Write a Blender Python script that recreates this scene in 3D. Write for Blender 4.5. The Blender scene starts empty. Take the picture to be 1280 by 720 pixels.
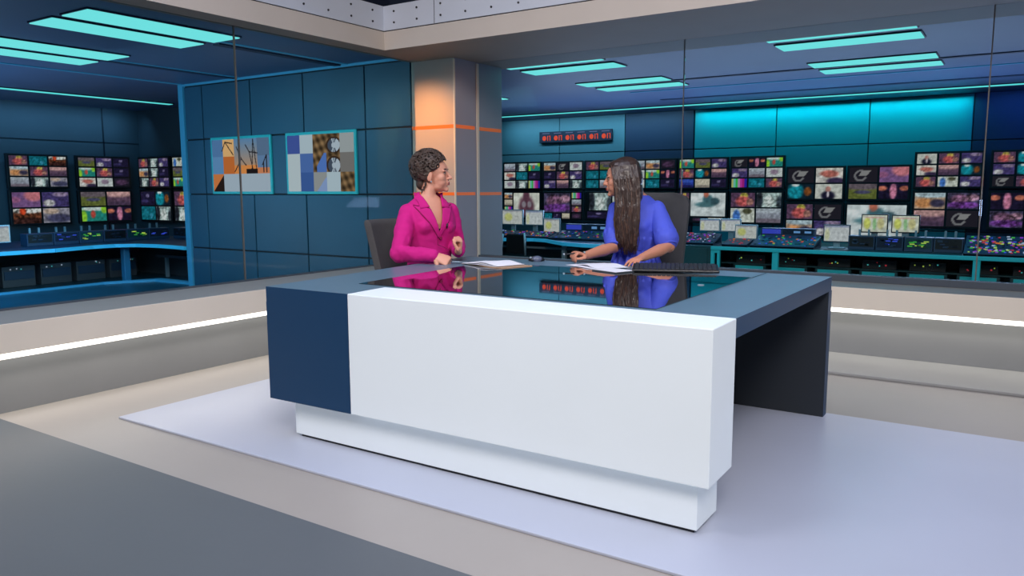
import bpy, bmesh, math, random
from mathutils import Vector, Matrix, noise
C = bpy.context.scene
COL = C.collection
R = random.Random(7)
PI = math.pi
def V(*a): return Vector(a)
# ------------------------------------------------------------------ camera, world, lights, exposure
CAM = V(0, 0, 1.25); FPX = 972.9
rx = V(0.83521325, 0.54991445, -0.00359469); up = V(-0.06681456, 0.10796226, 0.99190724); fw = V(-0.54585221, 0.82821389, -0.1269138)
cd = bpy.data.cameras.new('camera'); cam = bpy.data.objects.new('camera', cd); COL.objects.link(cam)
cd.sensor_width = 36; cd.lens = 36 * FPX / 1280; cd.clip_start = .05; cd.clip_end = 100
cam.matrix_world = Matrix(((rx.x, up.x, -fw.x, CAM.x), (rx.y, up.y, -fw.y, CAM.y), (rx.z, up.z, -fw.z, CAM.z), (0, 0, 0, 1)))
C.camera = cam
w = bpy.data.worlds.new('world'); C.world = w; w.use_nodes = True
w.node_tree.nodes['Background'].inputs[0].default_value = (.55, .62, .8, 1)
w.node_tree.nodes['Background'].inputs[1].default_value = .09
C.view_settings.view_transform = 'Standard'; C.view_settings.look = 'None'
C.cycles.caustics_reflective = False; C.view_settings.exposure = 0; C.view_settings.gamma = 1; C.view_settings.use_curve_mapping = False
def lin(c):
    return tuple(((x / 255) / 12.92 if x / 255 <= .04045 else ((x / 255 + .055) / 1.055) ** 2.4) for x in c[:3])
def area(name, loc, tgt, sx, sy, power, rgb=(255, 255, 255), spread=180):
    l = bpy.data.lights.new(name, 'AREA'); l.shape = 'RECTANGLE'; l.size = sx; l.size_y = sy; l.energy = power
    l.color = lin(rgb); l.spread = math.radians(spread)
    o = bpy.data.objects.new(name, l); COL.objects.link(o); o.location = loc
    o.rotation_euler = (Vector(tgt) - Vector(loc)).to_track_quat('-Z', 'Y').to_euler(); return o
def spot(name, loc, tgt, power, rgb, ang, blend=1, size=.05):
    l = bpy.data.lights.new(name, 'SPOT'); l.energy = power; l.color = lin(rgb); l.spot_size = math.radians(ang); l.spot_blend = blend
    l.shadow_soft_size = size
    o = bpy.data.objects.new(name, l); COL.objects.link(o); o.location = loc
    o.rotation_euler = (Vector(tgt) - Vector(loc)).to_track_quat('-Z', 'Y').to_euler(); return o
# studio grid lights above the open set
area('studio_top_light', (-1.9, 2.4, 4.1), (-1.9, 2.4, 0), 4.2, 3.0, 60, (208, 222, 255), 130)
area('studio_front_light', (1.4, -1.0, 4.6), (-2.0, 3.6, .8), 2.4, 1.6, 120, (255, 246, 240), 110)
area('studio_left_light', (-3.4, -.2, 5.0), (-3.0, 3.6, .9), 2.0, 1.4, 62, (250, 246, 255), 110)
area('studio_right_light', (1.4, 4.4, 3.9), (.2, 3.6, 0), 2.4, 1.8, 26, (215, 222, 255), 120)
spot('column_amber_light', (-4.86, 5.22, 2.3), (-4.93, 5.98, 1.72), 56, (255, 162, 62), 78, 1)
spot('column_side_light', (-3.7, 5.4, 2.2), (-4.58, 6.12, 1.95), 9, (255, 160, 110), 55, 1)
area('bench_led_light_left', (-4.62, 2.2, .34), (-4.40, 2.2, 0), 8.0, .03, 15, (255, 246, 232), 170)
area('bench_led_light_right', (-.6, 6.04, .35), (-.6, 5.9, 0), 8.0, .03, 7, (255, 250, 240), 170)
# control rooms behind the glass
area('newsroom_light', (-3.4, 8.6, 2.42), (-3.4, 9.1, 0), 7.5, 2.2, 60, (110, 205, 235), 160)
area('newsroom_wall_wash', (-2.7, 12.50, 2.505), (-2.7, 12.58, 1.9), 3.9, .06, 24, (30, 225, 235), 150)
area('newsroom_blue_wash', (-6.6, 12.25, 2.5), (-6.6, 12.6, 1.9), 3.6, .08, 22, (140, 195, 220), 150)
area('newsroom_right_wash', (.9, 12.25, 2.5), (.9, 12.6, 1.9), 3.0, .08, 8, (60, 130, 255), 150)
area('newsroom_ceiling_fill', (-3.0, 10.9, 1.0), (-3.0, 9.6, 2.6), 7.5, .3, 110, (165, 190, 235), 170)  # added upward fill to brighten the newsroom ceiling, no uplighter stands here
area('gallery_ceiling_fill', (-9.6, 3.0, .35), (-8.6, 3.2, 2.6), 1.0, 4.5, 130, (150, 185, 215), 170)  # added fill aimed up at the left room's ceiling, not a real lamp
area('partition_wash', (-6.9, 4.1, 2.46), (-7.0, 6.0, 1.1), 3.2, .4, 30, (150, 205, 215), 120)
area('gallery_light', (-7.2, 3.2, 2.42), (-7.6, 3.6, 0), 3.0, 3.6, 34, (140, 190, 220), 160)
area('gallery_floor_light', (-9.3, 3.6, 2.3), (-10.5, 4.2, 0), 1.2, 3.0, 70, (60, 170, 230), 120)
area('gallery_underdesk_fill', (-8.95, 4.0, .75), (-10.9, 4.0, .2), 3.5, .2, 16, (150, 195, 215), 140)  # added fill that lifts the dark space under the left desk
area('gallery_wall_wash', (-11.9, 5.2, 2.45), (-12.3, 5.2, 1.9), 4.2, .08, 16, (110, 170, 215), 150)
# ------------------------------------------------------------------ materials
def P(m): return m.node_tree.nodes['Principled BSDF']
def mat(name, rgb, rough=.5, metal=0, spec=.5, var=.0, scale=3, bump=0, bscale=40, emis=None, es=1, coat=0):
    m = bpy.data.materials.new(name); m.use_nodes = True; p = P(m); nt = m.node_tree
    p.inputs['Base Color'].default_value = (*lin(rgb), 1); p.inputs['Roughness'].default_value = rough
    p.inputs['Metallic'].default_value = metal; p.inputs['Specular IOR Level'].default_value = spec
    p.inputs['Coat Weight'].default_value = coat
    if emis: p.inputs['Emission Color'].default_value = (*lin(emis), 1); p.inputs['Emission Strength'].default_value = es
    tc = nt.nodes.new('ShaderNodeTexCoord')
    if var:
        n = nt.nodes.new('ShaderNodeTexNoise'); n.inputs['Scale'].default_value = scale; n.inputs['Detail'].default_value = 5
        r = nt.nodes.new('ShaderNodeValToRGB'); a = lin(rgb)
        r.color_ramp.elements[0].color = (*[x * (1 - var) for x in a], 1); r.color_ramp.elements[1].color = (*[min(1, x * (1 + var)) for x in a], 1)
        r.color_ramp.elements[0].position = .3; r.color_ramp.elements[1].position = .7
        nt.links.new(tc.outputs['Object'], n.inputs['Vector']); nt.links.new(n.outputs['Fac'], r.inputs['Fac']); nt.links.new(r.outputs['Color'], p.inputs['Base Color'])
    if bump:
        n = nt.nodes.new('ShaderNodeTexNoise'); n.inputs['Scale'].default_value = bscale; n.inputs['Detail'].default_value = 3
        b = nt.nodes.new('ShaderNodeBump'); b.inputs['Strength'].default_value = bump; b.inputs['Distance'].default_value = .004
        nt.links.new(tc.outputs['Object'], n.inputs['Vector']); nt.links.new(n.outputs['Fac'], b.inputs['Height']); nt.links.new(b.outputs['Normal'], p.inputs['Normal'])
    return m
def glow(name, rgb, s=1):
    m = bpy.data.materials.new(name); m.use_nodes = True; nt = m.node_tree; nt.nodes.clear()
    e = nt.nodes.new('ShaderNodeEmission'); o = nt.nodes.new('ShaderNodeOutputMaterial')
    e.inputs[0].default_value = (*lin(rgb), 1); e.inputs[1].default_value = s; nt.links.new(e.outputs[0], o.inputs[0]); return m
def screen_mat(name, s):
    m = bpy.data.materials.new(name); m.use_nodes = True; nt = m.node_tree; nt.nodes.clear()
    e = nt.nodes.new('ShaderNodeEmission'); o = nt.nodes.new('ShaderNodeOutputMaterial'); a = nt.nodes.new('ShaderNodeAttribute'); a.attribute_name = 'Col'
    nt.links.new(a.outputs['Color'], e.inputs[0]); e.inputs[1].default_value = s; nt.links.new(e.outputs[0], o.inputs[0]); return m
def glass_mat(name, tint, refl):
    m = bpy.data.materials.new(name); m.use_nodes = True; nt = m.node_tree; nt.nodes.clear()
    t = nt.nodes.new('ShaderNodeBsdfTransparent'); g = nt.nodes.new('ShaderNodeBsdfGlossy'); x = nt.nodes.new('ShaderNodeMixShader'); o = nt.nodes.new('ShaderNodeOutputMaterial')
    t.inputs[0].default_value = (*tint, 1); g.inputs['Roughness'].default_value = .0
    f = nt.nodes.new('ShaderNodeFresnel'); f.inputs[0].default_value = 1.11
    nt.links.new(f.outputs[0], x.inputs[0])
    nt.links.new(t.outputs[0], x.inputs[1]); nt.links.new(g.outputs[0], x.inputs[2]); nt.links.new(x.outputs[0], o.inputs[0]); return m
M = dict(
    floor_beige=mat('floor_beige', (158, 152, 146), .42, var=.04, scale=1.3, bump=.05),
    floor_dark=mat('floor_dark', (88, 94, 99), .5, var=.05, scale=1.1, bump=.05),
    floor_light=mat('floor_light', (178, 184, 200), .34, var=.03, scale=1.2, bump=.04),
    bench_face=mat('bench_face', (234, 223, 206), .5, var=.02),
    bench_top=mat('bench_top', (150, 150, 148), .45, var=.03),
    recess=mat('recess', (128, 130, 132), .6, var=.03),
    sill=mat('sill', (78, 86, 96), .45),
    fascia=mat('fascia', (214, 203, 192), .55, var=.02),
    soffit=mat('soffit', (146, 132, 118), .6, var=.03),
    perf=mat('perforated_panel', (214, 220, 232), .5, metal=0, var=.02),
    darkline=mat('dark_line', (34, 32, 40), .6),
    navy=mat('navy', (22, 34, 58), .7, var=.1),
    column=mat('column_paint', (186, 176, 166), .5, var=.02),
    column_side=mat('column_side_tone', (150, 152, 164), .5, var=.02),  # darker, cooler tone for the column's side face
    column_trim=mat('column_edge_trim', (225, 215, 195), .4),
    orange=mat('orange_strip', (232, 110, 34), .5, emis=(226, 104, 32), es=.25),
    bluepanel=mat('blue_panel', (42, 90, 118), .42, var=.16, scale=.8),
    bluejoint=mat('blue_joint', (10, 24, 38), .5),
    bluetrim=mat('blue_trim', (60, 140, 180), .4, emis=(45, 130, 175), es=.22),
    gceil=mat('gallery_ceiling', (84, 108, 144), .5, var=.08, scale=.7),
    gceil_d=mat('ceiling_groove', (34, 52, 82), .6),
    gwall=mat('gallery_wall', (72, 88, 98), .6, var=.1, scale=.9),
    farwall=mat('far_wall', (84, 128, 142), .55, var=.1, scale=.5),
    farnavy=mat('far_wall_navy', (34, 54, 84), .55, var=.1, scale=.5),
    farteal=mat('far_wall_teal', (18, 150, 165), .5, var=.06, scale=.5),
    nfloor=mat('newsroom_floor', (30, 74, 92), .35, var=.1),
    cyan=glow('cyan_panel', (118, 232, 232), 1.0),
    cyanline=glow('cyan_line', (96, 226, 226), 1.0),
    led=glow('bench_led', (255, 250, 240), 2.6),
    desksheen=mat('desk_blue_sheen', (92, 118, 134), .36, var=.03, bump=.03, bscale=90),  # desk blue made lighter: reflected light put into the top's colour
    deskblue=mat('desk_blue', (24, 62, 98), .45, spec=.3, var=.02),
    deskdark=mat('desk_dark', (34, 40, 48), .5, var=.03),
    white=mat('lit_white_acrylic', (216, 224, 230), .4, var=.01, emis=(226, 238, 242), es=.18),
    blackglass=mat('black_glass', (8, 12, 16), .015, spec=1.0, coat=1),
    seam_or_shade_line=mat('seam_or_shade_line', (20, 26, 34), .6),
    bezel=mat('monitor_bezel', (22, 28, 34), .4),
    bezelgrey=mat('monitor_bezel_grey', (70, 78, 84), .4),
    screen=screen_mat('screen_picture', 1.0),
    teal=mat('teal_edge', (40, 170, 180), .35, emis=(30, 150, 160), es=.2),
    tealdark=mat('teal_dark', (18, 70, 76), .5, var=.1),
    blueedge=mat('blue_edge', (60, 165, 205), .35, emis=(40, 150, 190), es=.4),
    console=mat('console_body', (44, 70, 98), .45),
    rackdark=mat('rack_dark', (16, 24, 28), .5),
    chrome=mat('pale_metal', (170, 190, 200), .3, metal=.4),
    chairgrey=mat('chair_grey_fabric', (78, 76, 76), .85, var=.06, scale=20, bump=.3, bscale=250),
    chairdark=mat('chair_dark_fabric', (68, 68, 70), .85, var=.06, scale=20, bump=.3, bscale=250),
    blackplastic=mat('black_plastic', (26, 28, 32), .35),
    keycap=mat('key_cap', (46, 48, 54), .5),
    paper=mat('paper', (240, 240, 246), .7),
    kraft=mat('folder_card', (196, 160, 130), .7),
    mouseblue=mat('mouse_grey', (90, 98, 120), .25),
    skin=mat('skin', (222, 158, 132), .5, var=.04, scale=9),
    skin2=mat('skin_tan', (206, 140, 112), .5, var=.04, scale=9),
    lips=mat('lips', (178, 84, 84), .4), eyew=mat('eye_white', (176, 160, 152), .4), eyed=mat('eye_dark', (30, 20, 18), .2),
    brow=mat('eyebrow', (58, 40, 32), .8),
    hair1=mat('hair_brown_curly', (72, 57, 49), .5, var=.35, scale=40),
    hair2=mat('hair_brown_long', (58, 43, 38), .36, var=.3, scale=14),
    hair2b=mat('hair_lighter_strand', (92, 68, 56), .36, var=.2, scale=20),
    magenta=mat('magenta_wool', (204, 12, 126), .85, var=.06, scale=14, bump=.35, bscale=260),
    magdark=mat('magenta_dark', (128, 8, 66), .9),  # dark magenta for lapel shadow lines, button and front seam
    blacktop=mat('black_top', (16, 14, 18), .8),
    blue=mat('royal_blue_crepe', (76, 92, 214), .7, var=.06, scale=9, bump=.2, bscale=120),
    bluedk=mat('royal_blue_seam', (40, 44, 140), .8),
    gold=mat('gold', (220, 190, 130), .2, metal=1),
    led_red=glow('clock_red', (226, 84, 62), .9), led_white=glow('clock_label', (120, 130, 170), .7),
)
M['glass'] = glass_mat('studio_glass', (.93, .96, .96), .05)
M['joint'] = mat('glass_joint', (112, 106, 100), .4)
# ------------------------------------------------------------------ geometry helpers
W = {}
class MB:
    def __init__(s): s.b = bmesh.new(); s.mi = 0
    def _f(s, vs):
        try: f = s.b.faces.new(vs); f.material_index = s.mi; return f
        except ValueError: return None
    def box(s, x0, x1, y0, y1, z0, z1):
        return s.prism([(x0, y0), (x1, y0), (x1, y1), (x0, y1)], z0, z1)
    def prism(s, poly, z0, z1):
        a = sum(poly[i][0] * poly[(i + 1) % len(poly)][1] - poly[(i + 1) % len(poly)][0] * poly[i][1] for i in range(len(poly)))
        if a < 0: poly = poly[::-1]
        lo = [s.b.verts.new((x, y, z0)) for x, y in poly]; hi = [s.b.verts.new((x, y, z1)) for x, y in poly]; n = len(poly)
        s._f(lo[::-1]); s._f(hi)
        for i in range(n): s._f([lo[i], lo[(i + 1) % n], hi[(i + 1) % n], hi[i]])
        return s
    def obox(s, o, u, v, n):   # box from corner o spanned by u, v, n
        o, u, v, n = map(Vector, (o, u, v, n))
        if u.cross(v).dot(n) < 0: u, v = v, u
        p = [s.b.verts.new(q) for q in (o, o + u, o + u + v, o + v, o + n, o + u + n, o + u + v + n, o + v + n)]
        for f in ((3, 2, 1, 0), (4, 5, 6, 7), (0, 1, 5, 4), (1, 2, 6, 5), (2, 3, 7, 6), (3, 0, 4, 7)): s._f([p[i] for i in f])
        return s
    def loft(s, rings, cap=True):
        rs = [[s.b.verts.new(p) for p in r] for r in rings]; n = len(rs[0])
        for a, b in zip(rs, rs[1:]):
            for i in range(n): s._f([a[i], a[(i + 1) % n], b[(i + 1) % n], b[i]])
        if cap: s._f(rs[0][::-1]); s._f(rs[-1])
        return s
    def tube(s, pts, rad, n=10, flat=1.0, updir=None):
        pts = [Vector(p) for p in pts]; rad = rad if isinstance(rad, (list, tuple)) else [rad] * len(pts)
        rings = []; prev = None
        for i, p in enumerate(pts):
            t = (pts[min(i + 1, len(pts) - 1)] - pts[max(i - 1, 0)]).normalized()
            a = Vector(updir) if updir else (prev if prev is not None else (V(0, 0, 1) if abs(t.z) < .9 else V(1, 0, 0)))
            x = (a - t * a.dot(t)).normalized(); y = t.cross(x); prev = x
            rings.append([p + rad[i] * (x * math.cos(2 * PI * k / n) * flat + y * math.sin(2 * PI * k / n)) for k in range(n)])
        return s.loft(rings)
    def caps(s, pts, rad, n=12):   # tube with round ends
        pts = [Vector(p) for p in pts]; rad = list(rad) if isinstance(rad, (list, tuple)) else [rad] * len(pts)
        s.tube(pts, rad, n); s.ell(pts[0], (rad[0],) * 3, n=n); s.ell(pts[-1], (rad[-1],) * 3, n=n)
        for i in range(1, len(pts) - 1): s.ell(pts[i], (rad[i],) * 3, n=n)
        return s
    def ell(s, c, r, rot=None, n=12):
        mtx = Matrix.Translation(Vector(c)) @ (rot.to_4x4() if rot else Matrix.Identity(4)) @ Matrix.Diagonal((*r, 1))
        g = bmesh.ops.create_uvsphere(s.b, u_segments=n, v_segments=max(6, n * 2 // 3), radius=1, matrix=mtx)
        for v in g['verts']:
            for f in v.link_faces: f.material_index = s.mi
        return s
    def cyl(s, a, b, r, n=16): return s.tube([a, b], r, n)
    def xf(s, m): bmesh.ops.transform(s.b, matrix=m, verts=s.b.verts); return s
def obj(name, mb, m, parent=None, smooth=False, bevel=0, mats=None, post=None):
    me = bpy.data.meshes.new(name); b = mb.b
    Wp = W.get(parent, Matrix.Identity(4)) if parent else Matrix.Identity(4)
    if parent: b.transform(Wp.inverted())
    b.to_mesh(me); b.free()
    for x in ([m] + (mats or [])): me.materials.append(M[x] if isinstance(x, str) else x)
    o = bpy.data.objects.new(name, me); COL.objects.link(o)
    if smooth: me.shade_smooth()
    if bevel:
        md = o.modifiers.new('bevel', 'BEVEL'); md.width = bevel; md.segments = 2; md.limit_method = 'ANGLE'; md.angle_limit = .7
    if post: post(o)
    if parent: o.parent = parent
    W[o] = Wp
    return o
def thing(name, label, cat, loc=(0, 0, 0), rz=0, group=None):
    o = bpy.data.objects.new(name, None); COL.objects.link(o); o.location = loc; o.rotation_euler = (0, 0, rz); o.empty_display_size = .1
    o['label'] = label; o['category'] = cat
    if group: o['group'] = group
    W[o] = Matrix.Translation(Vector(loc)) @ Matrix.Rotation(rz, 4, 'Z'); return o
def tag(o, label, cat, group=None):
    o['label'] = label; o['category'] = cat
    if group: o['group'] = group
    return o
def struct(name, mb, m, **k):
    o = obj(name, mb, m, **k); o['kind'] = 'structure'; return o
def B(*a): return MB().box(*a)
# ------------------------------------------------------------------ the studio shell
struct('floor', MB().prism([(-5.05, -2), (4, -2), (4, 6.2), (-5.05, 6.2)], -.05, 0), 'floor_beige')
struct('floor_dark_area', B(-5.0, 4, -2, 1.92, 0, .004), 'floor_dark')
struct('floor_platform', B(-4.10, 2.6, 2.28, 4.45, 0, .012), 'floor_light', bevel=.003)
struct('floor_step', B(-4.7, 4, 5.46, 6.14, 0, .02), 'bench_top', bevel=.004)
ZB = .537
struct('wall_bench_base_right', B(-4.75, 4, 6.13, 6.2, 0, .38), 'recess')
struct('wall_bench_base_left', B(-4.82, -4.75, -2, 6.13, 0, .36), 'recess')
b = B(-4.55, 4, 5.95, 6.4, .385, ZB)
o = struct('bench_right', b, 'bench_face', bevel=.004, mats=['bench_top'])
for f in o.data.polygons:
    if f.normal.z > .9: f.material_index = 1
b = MB().prism([(-4.55, -2), (-4.55, 5.95), (-4.55, 6.4), (-5.1, 6.4), (-5.1, -2)], .375, ZB)
o = struct('bench_left', b, 'bench_face', bevel=.004, mats=['bench_top'])
for f in o.data.polygons:
    if f.normal.z > .9: f.material_index = 1
struct('trim_1', B(-4.60, 4, 5.965, 6.12, .352, .385), 'led')
struct('trim_2', B(-4.74, -4.565, -2, 6.1, .342, .375), 'led')
struct('trim_3', B(-4.58, 4, 6.33, 6.40, ZB, .588), 'sill', bevel=.003)
struct('trim_4', B(-5.1, -5.05, -2, 5.98, ZB, ZB + .01), 'sill')
# column in the corner
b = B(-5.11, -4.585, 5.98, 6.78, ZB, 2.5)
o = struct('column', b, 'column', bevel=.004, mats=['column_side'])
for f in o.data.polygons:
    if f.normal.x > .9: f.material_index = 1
for z, h in ((1.822, .034), (1.185, .03)):
    b = B(-5.112, -4.583, 5.978, 6.30, z, z + h).box(-4.6, -4.583, 6.38, 6.76, z - .002, z + h - .002)
    obj('orange_strip', b, 'orange', o)
obj('corner_bead', B(-4.594, -4.58, 5.974, 5.99, ZB, 2.46), 'column_trim', o)
obj('wall_bead', B(-4.587, -4.578, 6.33, 6.37, ZB, 2.46), 'column_trim', o)
# header beam over the glass
b = MB().prism([(-4.86, -2), (-4.86, 5.33), (4, 5.33), (4, 6.84), (-5.12, 6.84), (-5.12, -2)], 2.47, 2.628)
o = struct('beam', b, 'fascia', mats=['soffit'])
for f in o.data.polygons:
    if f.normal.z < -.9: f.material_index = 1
obj('shadow_gap', MB().prism([(-4.88, -2), (-4.88, 5.35), (4, 5.35), (4, 6.8), (-5.1, 6.8), (-5.1, -2)], 2.628, 2.64), 'darkline', o)
p = struct('wall_upper_panelling', MB().prism([(-4.872, -2), (-4.872, 5.342), (4, 5.342), (4, 6.7), (-5.1, 6.7), (-5.1, -2)], 2.64, 2.85), 'perf')
k = 0
for i in range(9):
    for z in (2.70, 2.795):
        obj('bolt', MB().cyl((-4.75 + i * .26, 5.344, z), (-4.75 + i * .26, 5.336, z), .009, 10), 'darkline', p)
        obj('bolt', MB().cyl((-4.874, 5.20 - i * .26, z), (-4.866, 5.20 - i * .26, z), .009, 10), 'darkline', p)
obj('panel_joint', B(-4.30, -4.297, 5.339, 5.345, 2.64, 2.85).box(-2.6, -2.597, 5.339, 5.345, 2.64, 2.85), 'darkline', p)
struct('ceiling_studio', B(-9, 4, -2, 12, 5.2, 5.25), 'navy')
struct('wall_above_panelling', MB().prism([(-5.3, -2), (-5.3, 5.9), (4, 5.9), (4, 6.0), (-5.4, 6.0), (-5.4, -2)], 2.85, 5.2), 'navy')
# glass panes
GX = -5.07; GY = 6.355
n = 0
for x0, x1 in ((-4.585, -2.47), (-2.458, -.277), (-.265, 2.0)):
    n += 1; o = struct('window_%d' % n, B(x0, x1, GY, GY + .012, .588, 2.47), 'glass'); o['kind'] = 'structure'
for y0, y1 in ((-1.8, .80), (.812, 3.90), (3.912, 5.975)):
    n += 1; struct('window_%d' % n, B(GX - .012, GX, y0, y1, ZB + .01, 2.47), 'glass')
struct('trim_5', B(-2.468, -2.460, GY - .002, GY + .014, .588, 2.47), 'joint')
struct('trim_6', B(-.275, -.267, GY - .002, GY + .014, .588, 2.47), 'joint')
struct('trim_7', B(GX - .014, GX + .002, 3.902, 3.910, ZB, 2.47), 'joint')
struct('trim_8', B(GX - .014, GX + .002, .80, .812, ZB, 2.47), 'joint')
# ------------------------------------------------------------------ control-room shell
struct('ceiling', MB().prism([(-12.4, -2), (-5.09, -2), (-5.09, 6.8), (-4.58, 6.8), (-4.58, 6.42), (4, 6.42), (4, 12.75), (-12.4, 12.75)], 2.531, 2.58), 'gceil')
struct('floor_newsroom', MB().prism([(-12.4, -2), (-5.11, -2), (-5.11, 6.42), (4, 6.42), (4, 12.75), (-12.4, 12.75)], -.06, -.003), 'nfloor')
# ceiling grooves and lines
def cst(i, *a): struct('trim_%d' % i, B(*a), a_m)
tn = 9
for a_m, boxes in (('gceil_d', [(-4.58, 4, 9.02, 9.08, 2.52, 2.531), (-6.14, -6.05, 4.5, 5.97, 2.52, 2.531), (-7.80, -7.72, 4.4, 5.97, 2.52, 2.531), (-4.58, 4, 6.42, 6.84, 2.50, 2.531), (-4.58, 4, 10.9, 11.0, 2.525, 2.531)]),
                   ('bluetrim', [(-4.58, 4, 9.86, 9.90, 2.522, 2.531), (-8.79, -8.74, -1.0, 5.97, 2.522, 2.531), (-5.98, -5.95, 4.45, 5.97, 2.522, 2.531), (-7.69, -7.67, 4.4, 5.97, 2.522, 2.531)])):
    for bx in boxes:
        struct('trim_%d' % tn, B(*bx), a_m); tn += 1
def lightbox(name, label, x0, x1, y0, y1, group):
    t = thing(name, label, 'ceiling light', ((x0 + x1) / 2, (y0 + y1) / 2, 2.531), group=group)
    obj('frame', B(x0 - .012, x1 + .012, y0 - .012, y1 + .012, 2.519, 2.531), 'gceil_d', t)
    obj('diffuser', B(x0, x1, y0, y1, 2.512, 2.520), 'cyan', t)
gr = 'cyan ceiling light panels'
rows = ((6.88, 7.17, 'front row, half behind the beam'), (7.38, 7.68, 'second row from the beam'), (8.63, 8.93, 'third row from the beam'), (9.18, 9.48, 'fourth row from the beam'))
for x0, x1, wh in ((-4.73, -3.62, 'just right of the column'), (-2.0, -.83, 'in the right-hand cluster'), (-7.4, -6.3, 'hidden cluster behind the column')):
    for y0, y1, rw in rows:
        if x0 < -7 and y0 < 8: continue
        lightbox('ceiling_light', 'cyan ceiling light %s, %s' % (wh, rw), x0, x1, y0, y1, gr)
for x0, x1, wh in ((-5.99, -5.64, 'nearest the studio glass'), (-6.47, -6.13, 'second from the studio glass'), (-7.66, -7.285, 'third from the studio glass'), (-8.17, -7.83, 'fourth from the studio glass')):
    lightbox('ceiling_light', 'cyan ceiling light in the left control room, ' + wh, x0, x1, 3.12, 4.40, gr)
def linelight(label, x0, x1, y0, y1):
    t = thing('strip_light', label, 'strip light', ((x0 + x1) / 2, (y0 + y1) / 2, 2.531))
    obj('housing', B(x0 - .015, x1 + .015, y0 - .015, y1 + .015, 2.519, 2.529), 'gceil_d', t)
    obj('diffuser', B(x0, x1, y0, y1, 2.512, 2.522), 'cyanline', t)
linelight('thin cyan strip light running along the ceiling before the far teal wall', -9.4, 4, 11.73, 11.83)
linelight('thin cyan strip light on the ceiling at the far left', -10.88, -10.78, 2.0, 7.15)
# far wall of the right-hand room: separate panels on a dark backing
YF = 12.66
struct('wall_back', B(-9.6, 4, YF, YF + .1, 0, 2.531), 'bluejoint')
xs = [-9.6, -8.62, -7.27, -5.95, -4.70]; zs = [0, .62, 1.885, 2.531]
def panelrun(name, xs, zs, m):
    b = MB()
    for a, c in zip(xs, xs[1:]):
        for d, e in zip(zs, zs[1:]): b.box(a + .008, c - .008, YF - .03, YF + .01, d + .008, e - .008)
    return struct(name, b, m, bevel=.003)
panelrun('wall_back_panels_grey', [-9.6, -8.62, -7.27, -5.95], zs, 'farwall')
panelrun('wall_back_panels_navy', [-5.95, -4.70], zs, 'farnavy')
panelrun('wall_back_panels_teal', [-4.69, -3.36, -2.02, -.70], zs, 'farteal')
panelrun('wall_back_panels_right', [-.70, .64, 1.98, 4], zs, 'farnavy')
struct('wall_newsroom_end', B(3.9, 4.0, 6.5, 12.7, 0, 2.531), 'gwall')
struct('wall_right_room_side', B(-9.7, -9.6, 7.6, 12.7, 0, 2.531), 'gwall')
# left control room
struct('wall_left', B(-12.4, -12.3, -2, 7.6, 0, 2.531), 'gwall')
struct('wall_end', B(-12.4, -8.85, 7.5, 7.6, 0, 2.531), 'gwall')
b = MB()
for y in (3.2, 5.05, 6.9): b.box(-12.3, -12.292, y, y + .02, 0, 2.53)
b.box(-12.3, -12.292, -2, 7.5, 1.99, 2.0)
struct('trim_%d' % tn, b, 'bluejoint'); tn += 1
# blue panelled partition that meets the column
struct('wall_partition', B(-8.78, -5.11, 6.0, 6.12, 0, 2.531), 'bluejoint')
b = MB()
xs = [-8.77, -8.42, -7.53, -6.65, -5.735, -5.115]; zs = [.005, .528, 1.193, 1.857, 2.50]
for a, c in zip(xs, xs[1:]):
    for d, e in zip(zs, zs[1:]): b.box(a + .009, c - .009, 5.975, 6.01, d + .009, e - .009)
struct('wall_partition_panels', b, 'bluepanel', bevel=.003)
struct('trim_%d' % tn, B(-8.87, -8.775, 5.96, 6.14, 0, 2.53), 'bluetrim', bevel=.004); tn += 1
struct('trim_%d' % tn, B(-8.78, -5.115, 5.965, 5.98, 2.505, 2.531), 'bluetrim'); tn += 1
struct('wall_partition_return', B(-8.85, -8.76, 6.12, 7.6, 0, 2.531), 'gwall')
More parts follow.
